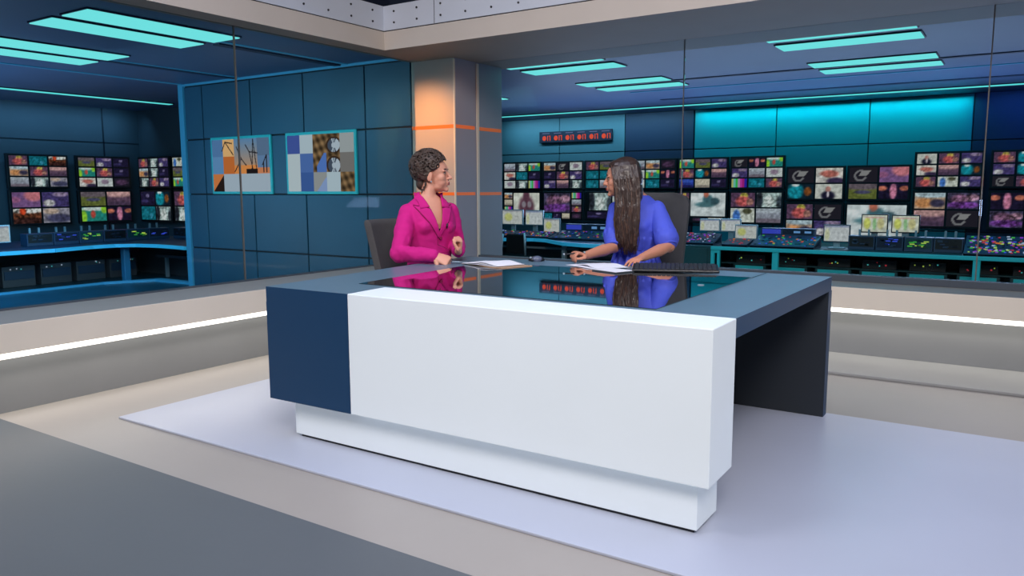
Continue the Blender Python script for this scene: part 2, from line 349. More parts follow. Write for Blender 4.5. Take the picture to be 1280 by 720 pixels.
# ------------------------------------------------------------------ pictures on screens
BARS = [(190, 195, 120), (120, 205, 190), (60, 190, 90), (190, 150, 190), (200, 60, 170), (170, 40, 130), (50, 40, 170)]
K = dict(
    crowd=((92, 66, 92), [(.55, .8, .16, .22, (190, 180, 80)), (.5, .4, .3, .36, (196, 92, 92)), (.8, .35, .15, .25, (170, 120, 110))], .16),
    teal=((20, 108, 124), [(.35, .5, .18, .3, (30, 130, 150)), (.7, .3, .1, .2, (60, 150, 180))], .12),
    tealcard=((20, 40, 54), [(.3, .5, .3, .55, (26, 150, 168)), (.3, .95, .15, .12, (220, 235, 235)), (.78, .5, .14, .3, (140, 80, 40))], .1),
    sky=((150, 154, 168), [(.5, 1, .8, .35, (178, 186, 196)), (.5, 0, .8, .3, (120, 108, 122))], .08),
    white=((206, 212, 210), [(.5, .55, .25, .3, (150, 130, 150))], .06),
    portrait=((206, 208, 200), [(.48, .2, .26, .34, (30, 30, 52)), (.48, .66, .1, .2, (196, 140, 130)), (.48, .3, .05, .2, (210, 200, 210))], .03),
    handshake=((214, 208, 200), [(.5, .6, .35, .25, (190, 110, 100)), (.75, .1, .35, .25, (60, 50, 80)), (.15, .2, .2, .3, (220, 215, 210))], .08),
    purple=((128, 92, 142), [(.78, .8, .35, .4, (214, 128, 138)), (.1, .5, .2, .2, (160, 100, 140))], .06),
    stage=((30, 26, 50), [(.5, .5, .12, .5, (210, 130, 160)), (.12, .7, .16, .16, (190, 110, 90)), (.88, .7, .16, .16, (190, 110, 90))], .14),
    night=((34, 30, 58), [(.5, .7, .12, .14, (120, 110, 150)), (.3, .3, .3, .12, (60, 54, 100))], .1),
    field=((104, 112, 56), [(.5, .9, .8, .3, (108, 96, 104)), (.5, .45, .3, .12, (80, 80, 110))], .08),
    football=((40, 140, 130), [(.5, .9, .55, .16, (210, 225, 220)), (.06, .3, .14, .5, (150, 210, 60)), (.92, .85, .14, .3, (150, 210, 60)), (.45, .5, .1, .28, (200, 80, 70))], .05),
    orange=((176, 150, 130), [(.3, .35, .3, .3, (214, 148, 96)), (.6, .9, .7, .2, (180, 200, 210)), (.75, .35, .25, .25, (60, 56, 80))], .1),
    redcrowd=((96, 56, 40), [(.5, .95, .7, .26, (224, 224, 218)), (.34, .85, .12, .26, (206, 70, 40)), (.5, .1, .6, .3, (60, 36, 34))], .3),
    blue=((44, 62, 150), [(.5, .8, .5, .24, (60, 90, 190)), (.5, .1, .6, .2, (34, 34, 90))], .08),
    cream=((208, 198, 178), [(.5, .1, .6, .2, (150, 140, 130))], .05),
    silver=((160, 178, 176), [(.5, .4, .2, .4, (214, 224, 220)), (.1, .5, .16, .6, (40, 44, 54)), (.95, .3, .14, .5, (60, 70, 80))], .22),
    clouds=((150, 146, 160), [(.3, .8, .3, .2, (200, 176, 160)), (.6, .3, .5, .3, (70, 70, 100))], .12),
    mountain=((98, 74, 96), [(.5, 1, .8, .4, (206, 160, 158)), (.5, .0, .8, .3, (80, 62, 86))], .08),
    purpcrowd=((70, 60, 110), [(.25, .25, .22, .24, (210, 206, 208)), (.7, .85, .3, .16, (150, 130, 160))], .16),
    city=((60, 56, 80), [(.4, .6, .3, .3, (120, 84, 110)), (.5, .25, .5, .2, (110, 60, 140)), (.8, .7, .2, .2, (160, 120, 140))], .3),
    dark=((38, 34, 48), [(.5, .5, .4, .3, (80, 56, 84))], .12),
    figure=((216, 218, 206), [(.5, .35, .3, .55, (98, 62, 78)), (.5, .9, .12, .3, (98, 62, 78)), (.4, .5, .08, .14, (150, 140, 150)), (.62, .5, .08, .14, (150, 140, 150))], .03),
    report=((216, 224, 226), [(.5, .72, .16, .2, (70, 110, 120)), (.42, .5, .3, .12, (80, 120, 128)), (.45, .95, .08, .14, (190, 110, 90)), (.7, .65, .14, .16, (60, 90, 100))], .04),
    bluewhite=((206, 210, 200), [(.25, .4, .16, .5, (70, 120, 200)), (.7, .8, .2, .2, (80, 80, 60))], .1),
    pcdoc=((208, 212, 214), [(.5, .95, .6, .08, (150, 158, 186)), (.12, .4, .1, .4, (214, 216, 180))], .02),
    pcyellow=((206, 208, 204), [(.3, .5, .2, .3, (206, 208, 130)), (.5, .97, .6, .06, (160, 160, 170))], .02),
    pcspread=((214, 216, 200), [(.2, .5, .14, .34, (208, 212, 110)), (.5, .5, .08, .4, (160, 206, 150)), (.75, .5, .14, .34, (214, 206, 150)), (.5, .85, .4, .05, (214, 170, 160))], .03),
)
def pic(kind, u, v, sd, asp=1.7):
    if kind == 'bars': return BARS[min(6, int(u * 7))]
    if kind == 'logo':
        c = (38, 36, 46); x = (u - .4) * asp; y = v - .45; r = math.hypot(x, y); a = math.atan2(y, x)
        if abs(r - .33) < .06 and not (-.3 < a < .9): c = (128, 126, 130)
        if y > .02 and y < .36 and x > -.12 + y * .6 and x < .62 + (y - .3) * .9: c = (150, 148, 148)
        if abs(y - .03 - x * .25) < .04 and -.1 < x < .3: c = (150, 148, 148)
        return c
    bg, bl, nz = K[kind]; c = list(bg)
    for cx, cy, rx_, ry_, col in bl:
        d = ((u - cx) / rx_) ** 2 + ((v - cy) / ry_) ** 2
        k = max(0, min(1, (1.55 - d) / 1.1)); k = k * k * (3 - 2 * k)
        c = [a + (b_ - a) * k for a, b_ in zip(c, col)]
    n = noise.noise(V(u * 9 + sd * 7.3, v * 6, sd * 3.1)) + .6 * noise.noise(V(u * 22, v * 15 + sd, sd))
    return [max(4, min(250, x * (1 + (nz + .05) * 2.3 * n))) for x in c]
def cells(nx, ny, kinds, gap=.035, x0=0, x1=1, y0=0, y1=1):
    out = []; k = 0; w_ = (x1 - x0) / nx; h = (y1 - y0) / ny
    for j in range(ny):
        for i in range(nx):
            out.append((x0 + i * w_ + gap * .5, y1 - (j + 1) * h + gap * .7, x0 + (i + 1) * w_ - gap * .5, y1 - j * h - gap * .7, kinds[k])); k += 1
    return out
def screen_obj(name, o, u, v, cl, parent, res=14, matn='screen', fn=pic, dim=.62):
    me = bpy.data.meshes.new(name); vs = []; fs = []; cs = []
    o, u, v = Vector(o), Vector(u), Vector(v); L = u.length
    for q, (a, b_, c, d, kind) in enumerate(cl):
        big = (c - a) > .45; flat = kind == 'bars'
        nx = 28 if flat else int(res * (2 if big else 1)) ; ny = 1 if flat else int(nx * .62)
        sd = hash(kind) % 7 * 0 + sum(map(ord, kind)) % 13 + q * .37; s = len(vs)
        for j in range(ny + 1):
            for i in range(nx + 1):
                uu, vv = i / nx, j / ny
                vs.append(o + u * (a + (c - a) * uu) + v * (b_ + (d - b_) * vv))
                cs.append((*[x * dim for x in lin(fn(kind, uu, vv, sd))], 1))
        for j in range(ny):
            for i in range(nx):
                k = s + j * (nx + 1) + i; fs.append((k, k + 1, k + nx + 2, k + nx + 1))
    W_ = W[parent].inverted()
    me.from_pydata([W_ @ p for p in vs], [], fs)
    at = me.color_attributes.new('Col', 'FLOAT_COLOR', 'POINT')
    at.data.foreach_set('color', [x for c in cs for x in c])
    me.materials.append(M[matn]); ob = bpy.data.objects.new(name, me); COL.objects.link(ob); ob.parent = parent; W[ob] = W[parent]
    return ob
def wall_display(o, u, z0, z1, n, cl, label, bez='bezel', width=.862):
    """o: left end on the wall, u: unit vector to the right, n: unit normal into the room"""
    o, u, n = Vector(o), Vector(u), Vector(n)
    t = thing('video_monitor', label, 'monitor', o + u * width / 2 + V(0, 0, z0), group='video monitors on the control room walls')
    b = MB().obox(o + V(0, 0, z0), u * width, V(0, 0, z1 - z0), n * .06)
    obj('casing', b, bez, t, bevel=.006)
    obj('front_glass', MB().obox(o + V(0, 0, z0 + .012) + u * .012 + n * .06, u * (width - .024), V(0, 0, z1 - z0 - .024), n * .002), 'rackdark', t)
    screen_obj('screen', o + V(0, 0, z0 + .02) + u * .02 + n * .0635, u * (width - .04), V(0, 0, z1 - z0 - .04), cl, t)
    obj('wall_bracket', MB().obox(o + u * (width / 2 - .08) + V(0, 0, (z0 + z1) / 2 - .06) - n * .028, u * .16, V(0, 0, .12), n * .03), 'rackdark', t)
    return t
U = (1, 0, 0); N = (0, -1, 0); YM = 12.60
g3 = lambda *k: cells(3, 3, k); g2 = lambda *k: cells(2, 2, k)
side = lambda main, *k: cells(1, 4, k, x0=0, x1=.27) + [(.29, .14, .99, .98, main)]
bays = [
    (-8.46, 0, g3('sky', 'silver', 'football', 'handshake', 'teal', 'night', 'white', 'silver', 'bars'), [(.27, .1, .97, .97, 'figure')] + cells(1, 3, ('orange', 'cream', 'bars'), x0=0, x1=.25, y0=.2), 'leftmost bay, beside the column', 'bezel'),
    (-7.575, 0, g3('orange', 'logo', 'white', 'night', 'crowd', 'purpcrowd', 'purpcrowd', 'mountain', 'silver'), [(.02, .25, .70, .96, 'city')] + cells(1, 4, ('bars', 'sky', 'crowd', 'dark'), x0=.72, x1=.99) + cells(3, 1, ('teal', 'night', 'cream'), x0=.02, x1=.7, y1=.24), 'second bay from the column', 'bezelgrey'),
    (-6.69, 0, g3('crowd', 'field', 'football', 'teal', 'teal', 'night', 'teal', 'sky', 'white'), [(.1, .35, .62, .97, 'silver'), (.05, .05, .6, .3, 'night'), (.66, .1, .98, .95, 'white')], 'third bay from the column, beside the long-haired presenter', 'bezelgrey'),
    (-5.81, 0, g3('sky', 'orange', 'dark', 'white', 'football', 'stage', 'white', 'teal', 'night'), side('white', 'purpcrowd', 'teal', 'sky', 'dark'), 'fourth bay from the column, right of the long-haired presenter', 'bezel'),
    (-4.93, 0, g3('football', 'field', 'purpcrowd', 'crowd', 'tealcard', 'mountain', 'blue', 'cream', 'night'), [(.27, .2, .98, .97, 'report')] + cells(1, 3, ('crowd', 'dark', 'bars'), x0=0, x1=.25) + cells(2, 1, ('dark', 'cream'), x0=.3, x1=.95, y1=.17), 'fifth bay, above the dark swivel chair', 'bezel'),
    (-4.045, 0, g3('logo', 'stage', 'football', 'purpcrowd', 'sky', 'white', 'bars', 'teal', 'crowd'), g2('crowd', 'silver', 'bluewhite', 'sky'), 'sixth bay, first wholly on the teal wall', 'bezel'),
    (-3.16, -.175, g2('logo', 'handshake', 'tealcard', 'portrait'), g2('crowd', 'logo', 'orange', 'purpcrowd'), 'seventh bay, left of the two lower-hung bays', 'bezel'),
    (-2.275, -.175, g2('logo', 'purple', 'field', 'stage'), [(.01, .02, .98, .97, 'report')], 'eighth bay, right of the two lower-hung bays', 'bezel'),
    (-1.385, 0, g3('portrait', 'crowd', 'purpcrowd', 'handshake', 'mountain', 'tealcard', 'crowd', 'bluewhite', 'purpcrowd'), g2('orange', 'city', 'mountain', 'logo'), 'ninth bay, at the right end of the teal wall', 'bezel'),
    (-.455, 0, g3('crowd', 'tealcard', 'sky', 'purpcrowd', 'tealcard', 'blue', 'logo', 'crowd', 'sky'), g2('stage', 'night', 'city', 'purpcrowd'), 'tenth bay, cut by the right edge of the photo', 'bezel'),
]
for x, dz, a, c, wh, bz in bays:
    wall_display((x, YM, 0), U, 1.222 + dz, 1.745 + dz, N, a, 'upper wall monitor, ' + wh, bz)
    wall_display((x, YM, 0), U, .665 + dz, 1.198 + dz, N, c, 'lower wall monitor, ' + wh, bz)
XM = -12.24
for y, a, c, wh in ((5.41, g3('crowd', 'teal', 'redcrowd', 'orange', 'crowd', 'mountain', 'sky', 'silver', 'clouds'), g2('purple', 'purpcrowd', 'redcrowd', 'clouds'), 'at the left edge of the photo'),
                    (6.39, g3('field', 'purpcrowd', 'night', 'football', 'crowd', 'night', 'handshake', 'white', 'dark'), g2('field', 'mountain', 'football', 'stage'), 'second bay from the left edge of the photo')):
    wall_display((XM, y, 0), (0, 1, 0), 1.272, 1.775, (1, 0, 0), a, 'upper monitor in the left control room, ' + wh)
    wall_display((XM, y, 0), (0, 1, 0), .735, 1.25, (1, 0, 0), c, 'lower monitor in the left control room, ' + wh)
for x, a, c, wh in ((-12.17, g3('crowd', 'silver', 'purpcrowd', 'orange', 'silver', 'night', 'silver', 'crowd', 'purpcrowd'), g2('night', 'tealcard', 'teal', 'silver'), 'third bay, on the short end wall'),
                    (-11.25, g3('bluewhite', 'crowd', 'dark', 'field', 'sky', 'dark', 'football', 'silver', 'dark'), g2('crowd', 'silver', 'silver', 'silver'), 'fourth bay, beside the bright blue pillar')):
    wall_display((x, 7.44, 0), U, 1.272, 1.775, N, a, 'upper monitor in the left control room, ' + wh)
    wall_display((x, 7.44, 0), U, .735, 1.25, N, c, 'lower monitor in the left control room, ' + wh)
# LED world clock
t = thing('led_clock', 'long black wall clock with six sets of glowing red digits', 'clock', (-6.92, 12.6, 2.09))
obj('casing', B(-7.67, -6.18, 12.58, 12.625, 2.085, 2.285), 'navy', t, bevel=.005)
for i in range(6):
    x = -7.62 + i * .245; b = MB(); lb = MB()
    b.ell((x + .06, 12.578, 2.165), (.042, .006, .045), n=12)
    b.box(x + .125, x + .14, 12.574, 12.58, 2.12, 2.21).box(x + .155, x + .19, 12.574, 12.58, 2.2, 2.212).box(x + .176, x + .19, 12.574, 12.58, 2.12, 2.2)
    obj('digits', b, 'led_red', t); obj('city_label', B(x + .02, x + .17, 12.574, 12.58, 2.245, 2.258), 'led_white', t)
# ------------------------------------------------------------------ wall art screens on the blue partition
def seg(u, v, x0, y0, x1, y1, w_, asp=1.7):
    px, py = (u - x0) * asp, v - y0; dx, dy = (x1 - x0) * asp, y1 - y0; t_ = max(0, min(1, (px * dx + py * dy) / (dx * dx + dy * dy)))
    return math.hypot(px - dx * t_, py - dy * t_) < w_
def art1(kind, u, v, sd):
    cx = min(4, int(u * 5)); cy = min(2, int((1 - v) * 3))
    skyc = [a + (b_ - a) * (1 - v) * 1.3 for a, b_ in zip((96, 136, 176), (222, 150, 92))]
    if cy == 2 and cx > 0: return (168, 182, 196)
    if cy == 2: return (40, 30, 28) if (v * 3 < (u * 5) * 1.0) else (206, 122, 70)
    c = (84, 122, 168) if (cx == 0) else skyc
    if cx == 0 and cy == 1: c = (96, 140, 184)
    if cx == 1: c = (196, 108, 54) if cy == 1 else (226, 176, 118)
    if cx == 4 and cy == 0: c = (92, 116, 146)
    if cx == 4 and cy == 1: c = (100, 130, 168) if v > .45 else (206, 130, 90)
    if 2 <= cx <= 3 and v < .43 and .6 < u < .81: return (34, 28, 30)
    if 2 <= cx <= 3 and v < .5: c = (222, 140, 76)
    for s_ in ((.24, .95, .38, .7), (.24, .95, .18, .78), (.24, .95, .36, .92), (.52, .62, .40, .38), (.52, .62, .44, .85), (.52, .62, .60, .5), (.66, .75, .72, .4), (.66, .75, .60, .88), (.66, .75, .80, .72), (.73, .98, .70, .42), (.73, .98, .78, .42), (.95, .68, .95, .36), (.95, .68, .88, .5), (.90, .55, .90, .36)):
        if seg(u, v, *s_, .012): return (40, 38, 44)
    return c
def art2(kind, u, v, sd):
    cx = min(4, int(u * 5)); cy = min(2, int((1 - v) * 3)); lu = u * 5 - cx; lv = v * 3 - (2 - cy)
    li = (178, 194, 204); bl = (72, 100, 168)
    tab = {(0, 0): (68, 88, 158), (1, 0): li, (0, 1): (186, 198, 204), (0, 2): (186, 198, 204), (1, 1): (78, 110, 172), (1, 2): (62, 94, 156), (4, 0): (160, 166, 168), (4, 1): (122, 118, 116), (3, 2): li}
    if (cx, cy) in tab: return tab[(cx, cy)]
    if cx == 2 and cy == 2: return (150, 152, 152) if lv + .2 > lu else (136, 158, 200)
    br = (104, 82, 58); r = 1 + .5 * math.sin((u * 26 + v * 30)) * math.sin(u * 40 - v * 9)
    if cx == 2 and cy == 1 and lu > .25 and lv < lu * 1.25: return (84, 120, 190)
    if cx == 3 and cy < 2:
        yy = v - (.8 if cy == 0 else .45); rr = math.hypot((lu - .55) * .9, yy * 3.4 if cy == 0 else yy * 3)
        if rr < .4: return (176, 188, 200) if (int(math.degrees(math.atan2(yy, lu - .55)) / 30) % 2 == 0 or rr < .15) else (70, 80, 96)
        if rr < .5: return (60, 44, 34)
    return [max(20, x * r) for x in br]
for x0, x1, z0, z1, fn, lab in ((-8.24, -7.21, 1.225, 1.835, art1, 'wall screen showing wind turbines at sunset over coloured squares'), (-6.905, -5.885, 1.225, 1.835, art2, 'wall screen showing gothic stone arches among blue and white squares')):
    t = thing('wall_screen', lab, 'wall screen', ((x0 + x1) / 2, 5.975, z0), group=None)
    obj('frame', B(x0 - .03, x1 + .03, 5.955, 5.975, z0 - .03, z1 + .03), 'teal', t, bevel=.004)
    screen_obj('screen', (x0, 5.953, z0), (x1 - x0, 0, 0), (0, 0, z1 - z0), [(0, 0, 1, 1, 'x')], t, res=80, fn=fn, dim=.8)
# ------------------------------------------------------------------ control-room desks and equipment
def seeded_lamps(n, o, u, v, nrm, cols, sz=.012):
    b = MB(); o, u, v, nrm = map(Vector, (o, u, v, nrm))
    for i in range(n):
        b.mi = R.randrange(len(cols)); p = o + u * R.random() + v * R.random(); s = sz * R.uniform(.6, 1.2)
        b.obox(p, u.normalized() * s, v.normalized() * s, nrm * .006)
    return b
for nm, c in (('key_green', (70, 170, 60)), ('key_orange', (220, 110, 40)), ('key_red', (190, 50, 60)), ('key_blue', (60, 80, 200)), ('key_violet', (150, 50, 190)), ('key_white', (170, 175, 190)), ('key_cyan', (80, 200, 200)), ('key_yellow', (180, 200, 80))):
    M[nm] = mat(nm, c, .5, emis=c, es=.55)
KEYS = ['key_green', 'key_orange', 'key_red', 'key_blue', 'key_violet', 'key_white']
# right-hand desk
t = thing('control_desk', 'long teal-edged control desk under the wall of monitors at right', 'desk', (-.4, 9.9, 0))
obj('worktop', B(-3.24, 3.4, 9.42, 10.8, .488, .528), 'tealdark', t)
obj('front_edge', B(-3.24, 3.4, 9.385, 9.42, .488, .532), 'teal', t, bevel=.006)
for x in (-2.46, -.40, 1.65): obj('leg', B(x - .035, x + .035, 9.40, 9.46, 0, .488), 'teal', t, bevel=.008)
obj('back_board', B(-3.24, 3.4, 10.2, 10.24, 0, .488), 'tealdark', t)
obj('shelf', B(-3.2, 3.36, 9.7, 10.2, .30, .314), 'tealdark', t)
obj('end_bracket', MB().box(-3.24, -3.20, 9.40, 9.44, .27, .49).box(-3.20, -3.13, 9.40, 9.44, .45, .49).box(-3.20, -3.13, 9.40, 9.44, .27, .30).box(-3.16, -3.13, 9.40, 9.44, .30, .45), 'teal', t)
t = thing('cable_cabinet', 'dark teal cabinet closing the left end of the teal desk behind the swivel chair', 'cabinet', (-3.6, 9.8, 0))
obj('body', B(-3.92, -3.25, 9.42, 10.4, 0, .53), 'tealdark', t, bevel=.006)
obj('door', B(-3.88, -3.29, 9.408, 9.42, .03, .50), 'tealdark', t, bevel=.003)
obj('handle', B(-3.86, -3.84, 9.395, 9.408, .2, .3), 'chrome', t)
ordn = ['first', 'second', 'third', 'fourth', 'fifth', 'sixth', 'seventh', 'eighth', 'ninth', 'tenth', 'eleventh', 'twelfth']
for i in range(7):
    x = -3.02 + i * .49
    t = thing('rack_unit', 'black rack unit with tiny lamps under the teal desk, %s from its left end' % ordn[i], 'rack unit', (x + .17, 9.8, .315), group='rack units under the teal desk')
    obj('body', B(x, x + .36, 9.72, 10.05, .315, .42), 'rackdark', t, bevel=.004)
    lm = seeded_lamps(4, (x + .03, 9.72, .34), (.29, 0, 0), (0, 0, .05), (0, -1, 0), [0, 1, 2], .014); obj('lamps', lm, 'key_cyan', t, mats=['key_red', 'key_yellow'])['kind'] = 'stuff'
    t = thing('storage_box', 'pale teal box on the floor under the teal desk, %s from its left end' % ordn[i], 'box', (x + .17, 9.8, .0), group='pale teal boxes under the teal desk')
    obj('body', B(x - .02, x + .38, 9.68, 10.0, .0, .295), 'tealdark', t, bevel=.004); obj('front', B(x + .01, x + .35, 9.668, 9.68, .19, .285), 'teal', t)
# curved blue desk behind the column and presenter
arc = [(-7.6, 9.32), (-6.9, 9.34), (-6.36, 9.45), (-5.95, 9.62), (-5.72, 9.56), (-5.45, 9.33), (-5.15, 9.09), (-4.8, 8.97), (-4.45, 8.99), (-4.1, 9.12), (-3.93, 9.3)]
t = thing('control_desk', 'curved blue-edged control desk behind the column and the presenters', 'desk', (-5.8, 9.9, 0))
obj('worktop', MB().prism(arc + [(-3.93, 10.8), (-7.6, 10.8)], .49, .528), 'console', t)
b = MB()
for (x0, y0), (x1, y1) in zip(arc, arc[1:]): b.prism([(x0, y0 - .03), (x1, y1 - .03), (x1, y1 + .005), (x0, y0 + .005)], .486, .533)
obj('front_edge', b, 'blueedge', t)
for x, y in ((-5.25, 9.24), (-7.2, 9.42), (-4.05, 9.3)): obj('leg', B(x - .03, x + .03, y - .0, y + .06, 0, .49), 'chrome', t, bevel=.008)
obj('modesty_board', B(-7.5, -4.0, 10.1, 10.14, .0, .49), 'nfloor', t)
obj('cross_rail', B(-6.6, -5.3, 9.75, 9.79, .37, .40), 'chrome', t)
obj('foot_tray', B(-6.9, -5.4, 9.6, 10.0, .10, .17), 'bench_top', t)
def pc_monitor(x0, x1, z0, z1, y, kind, label, bez='chrome', tilt=0, base=.53):
    t = thing('computer_monitor', label, 'computer monitor', ((x0 + x1) / 2, y, base), group='computer monitors on the control desks')
    m = Matrix.Translation((0, 0, 0))
    obj('casing', B(x0, x1, y, y + .03, z0, z1), bez, t, bevel=.005)
    screen_obj('screen', (x0 + .012, y - .003, z0 + .014), (x1 - x0 - .024, 0, 0), (0, 0, z1 - z0 - .026), [(0, 0, 1, 1, kind)], t, res=12)
    xm = (x0 + x1) / 2
    obj('stand', MB().box(xm - .035, xm + .035, y + .02, y + .045, base + .008, z0 + .06), 'chrome', t); obj('foot', B(xm - .09, xm + .09, y - .04, y + .09, base, base + .01), 'chrome', t, bevel=.003)
for a in ((-6.72, -6.345, .70, .932, 9.93, 'pcyellow', 'white-framed computer monitor just right of the column, yellow patch on screen'),
          (-6.30, -5.985, .70, .925, 9.93, 'pcdoc', 'white-framed computer monitor second from the column, grey toolbar on screen'),
          (-5.98, -5.70, .60, .81, 9.93, 'pcyellow', 'lower white computer monitor third from the column, yellow patch on screen'),
          (-3.61, -3.335, .68, .845, 10.0, 'pcdoc', 'small white computer monitor just right of the dark swivel chair'),
          (-3.325, -3.06, .68, .85, 10.0, 'pcdoc', 'small white computer monitor second from the dark swivel chair'),
          (-3.09, -2.805, .60, .785, 9.85, 'pcyellow', 'lower pale computer monitor left of the blue console display'),
          (-2.02, -1.72, .60, .81, 9.85, 'pcdoc', 'pale computer monitor right of the blue console display', 'sill'),
          (-1.63, -1.34, .715, .935, 10.0, 'pcspread', 'dark-framed computer monitor with a green and yellow table, left of a pair', 'bezel'),
          (-1.305, -1.01, .72, .93, 10.0, 'pcspread', 'dark-framed computer monitor with a pale yellow table, right of a pair', 'bezel')): pc_monitor(*a)
def console_display(x0, x1, z0, z1, y, label):
    t = thing('console_display', label, 'console display', ((x0 + x1) / 2, y, .53))
    obj('casing', B(x0, x1, y, y + .1, .53, z1), 'console', t, bevel=.004)
    w_ = x1 - x0
    obj('blue_screen', B(x0 + .02, x0 + w_ * .38, y - .005, y, z0 + .02, z1 - .012), M.setdefault('scr_blue', glow('scr_blue', (52, 66, 176), .9)), t)
    obj('meter_strip', B(x0 + w_ * .42, x1 - .02, y - .004, y, z0 + .02, z1 - .012), 'navy', t)
    for k in (.62, .82): obj('meter', B(x0 + w_ * k, x0 + w_ * (k + .12), y - .006, y - .003, z0 + .035, z1 - .03), M.setdefault('scr_pale', glow('scr_pale', (96, 140, 190), .9)), t)
console_display(-5.62, -4.92, .635, .735, 9.95, 'blue console display strip on the curved desk, left of the long-haired presenter')
console_display(-2.79, -2.14, .655, .745, 9.95, 'blue console display strip on the teal desk at right')
def mixer(x0, x1, y0, y1, z0, z1, label, nk, cols, group='sloping button consoles on the control desks', sz=.022):
    t = thing('mixing_console', label, 'mixing console', ((x0 + x1) / 2, (y0 + y1) / 2, .53), group=None)
    b = MB(); b.obox((x0, y0, z0), (x1 - x0, 0, 0), (0, y1 - y0, z1 - z0), (0, 0, -.025)); b.box(x0, x1, y1 - .03, y1, .53, z1 - .01); b.box(x0, x1, y0, y0 + .02, .53, z0 - .01)
    for x in (x0, x1 - .02): b.prism([(x, y0), (x + .02, y0), (x + .02, y1), (x, y1)], .53, z0 - .015)
    obj('body', b, 'console', t)
    n = Vector((0, -(z1 - z0), y1 - y0)).normalized()
    lamps = seeded_lamps(nk, (x0 + .02, y0 + .01, z0), ((x1 - x0 - .05), 0, 0), (0, y1 - y0 - .03, (z1 - z0) * .94), n, cols, sz)
    o = obj('buttons', lamps, cols[0], t, mats=cols[1:]); o['kind'] = 'stuff'
mixer(-6.76, -5.72, 9.5 + .12, 9.86, .558, .62, 'dark button console on the curved desk beneath the white monitors', 90, KEYS + ['rackdark'] * 4)
mixer(-5.65, -4.6, 9.5, 9.9, .558, .64, 'dark button console on the curved desk in front of the blue display strip', 90, KEYS + ['rackdark'] * 4)
mixer(-3.86, -3.27, 9.55, 9.9, .56, .66, 'dark button console beside the swivel chair, white and pink buttons', 90, ['key_white', 'key_violet', 'key_red', 'rackdark', 'rackdark'])
mixer(-3.14, -2.83, 9.5, 9.78, .558, .61, 'small button console with orange lamps under the lower pale monitor', 12, ['key_orange', 'key_red'])
mixer(-2.79, -2.05, 9.5, 9.9, .558, .66, 'button console with green and red lamps under the blue display strip', 70, ['key_green', 'key_orange', 'key_red', 'key_blue', 'rackdark', 'rackdark'])
mixer(-.53, .62, 9.45, 9.9, .558, .72, 'large vision mixer with bright coloured buttons at the right edge of the photo', 300, KEYS + ['key_white', 'rackdark', 'rackdark', 'key_yellow'], sz=.027)
def module(o, u, n, w_, z0, z1, kind, label, grp):
    o, u, n = map(Vector, (o, u, n)); t = thing('equipment_module', label, 'equipment module', o + u * w_ / 2 + V(0, 0, .53), group=grp)
    obj('casing', MB().obox(o + V(0, 0, .53) - n * .18, u * w_, V(0, 0, z1 - .53), n * .18), 'console', t, bevel=.004)
    obj('face', MB().obox(o + V(0, 0, z0 + .012) + u * .015, u * (w_ - .03), V(0, 0, z1 - z0 - .024), n * .004), {'blue': 'navy', 'green': 'tealdark', 'black': 'rackdark'}[kind], t)
    cols = {'blue': ['key_blue', 'console', 'navy'], 'green': ['key_yellow', 'tealdark', 'key_green'], 'black': ['rackdark', 'console', 'navy']}[kind]
    b = MB()
    for q in range(14):
        b.mi = q % 3; p = o + V(0, 0, z0 + .02 + R.random() * (z1 - z0 - .05)) + u * (.03 + R.random() * (w_ - .11)) + n * .004
        b.obox(p, u * .05, V(0, 0, .012), n * .004)
    obj('controls', b, cols[0], t, mats=cols[1:])['kind'] = 'stuff'
    for k in (.3, .65): obj('bracket', MB().obox(o - n * .16 + u * w_ * k + V(0, 0, z1), u * .022, V(0, 0, .07), n * .02), 'chrome', t)
for i, k in enumerate(('black', 'blue', 'green', 'black')):
    module((-1.72 + i * .295, 9.75, 0), (1, 0, 0), (0, -1, 0), .285, .555, .69, k, 'equipment module with a %s face on the teal desk, %s of four' % (k, ('first', 'second', 'third', 'fourth')[i]), 'equipment modules on the teal desk')
# left control room desk
M['blueleg'] = mat('blue_leg', (50, 120, 160), .4)
fr = [(-10.02, -1.5), (-10.02, 4.3), (-10.0, 4.9), (-10.16, 5.45), (-10.14, 5.75), (-9.95, 5.95), (-9.6, 6.03), (-9.2, 6.02), (-8.9, 5.98)]
t = thing('control_desk', 'blue-edged control desk curving through the left control room', 'desk', (-10.8, 4, 0))
obj('worktop', MB().prism(fr + [(-8.9, 7.3), (-12.0, 7.3), (-12.0, -1.5)], .49, .528), 'console', t)
b = MB()
for (x0, y0), (x1, y1) in zip(fr, fr[1:]):
    d = Vector((x1 - x0, y1 - y0)).normalized(); nx, ny = d.y * .03, -d.x * .03
    b.prism([(x0, y0), (x1, y1), (x1 + nx, y1 + ny), (x0 + nx, y0 + ny)], .488, .533)
obj('front_edge', b, 'blueedge', t)
for x, y in ((-10.3, 5.98), (-10.3, 3.4), (-10.25, 1.0)): obj('leg', B(x - .045, x + .045, y - .045, y + .045, 0, .49), 'blueleg', t, bevel=.01)
obj('back_board', MB().prism([(-11.4, -1.5), (-11.36, -1.5), (-11.36, 6.8), (-8.9, 6.8), (-8.9, 6.84), (-11.4, 6.84)], 0, .49), 'sill', t)
obj('plinth_step', MB().prism([(-10.25, -1.5), (-10.2, -1.5), (-10.2, 5.6), (-9.9, 6.15), (-8.9, 6.2), (-8.9, 6.3), (-10.0, 6.3), (-10.25, 5.7)], 0, .03), 'bluetrim', t)
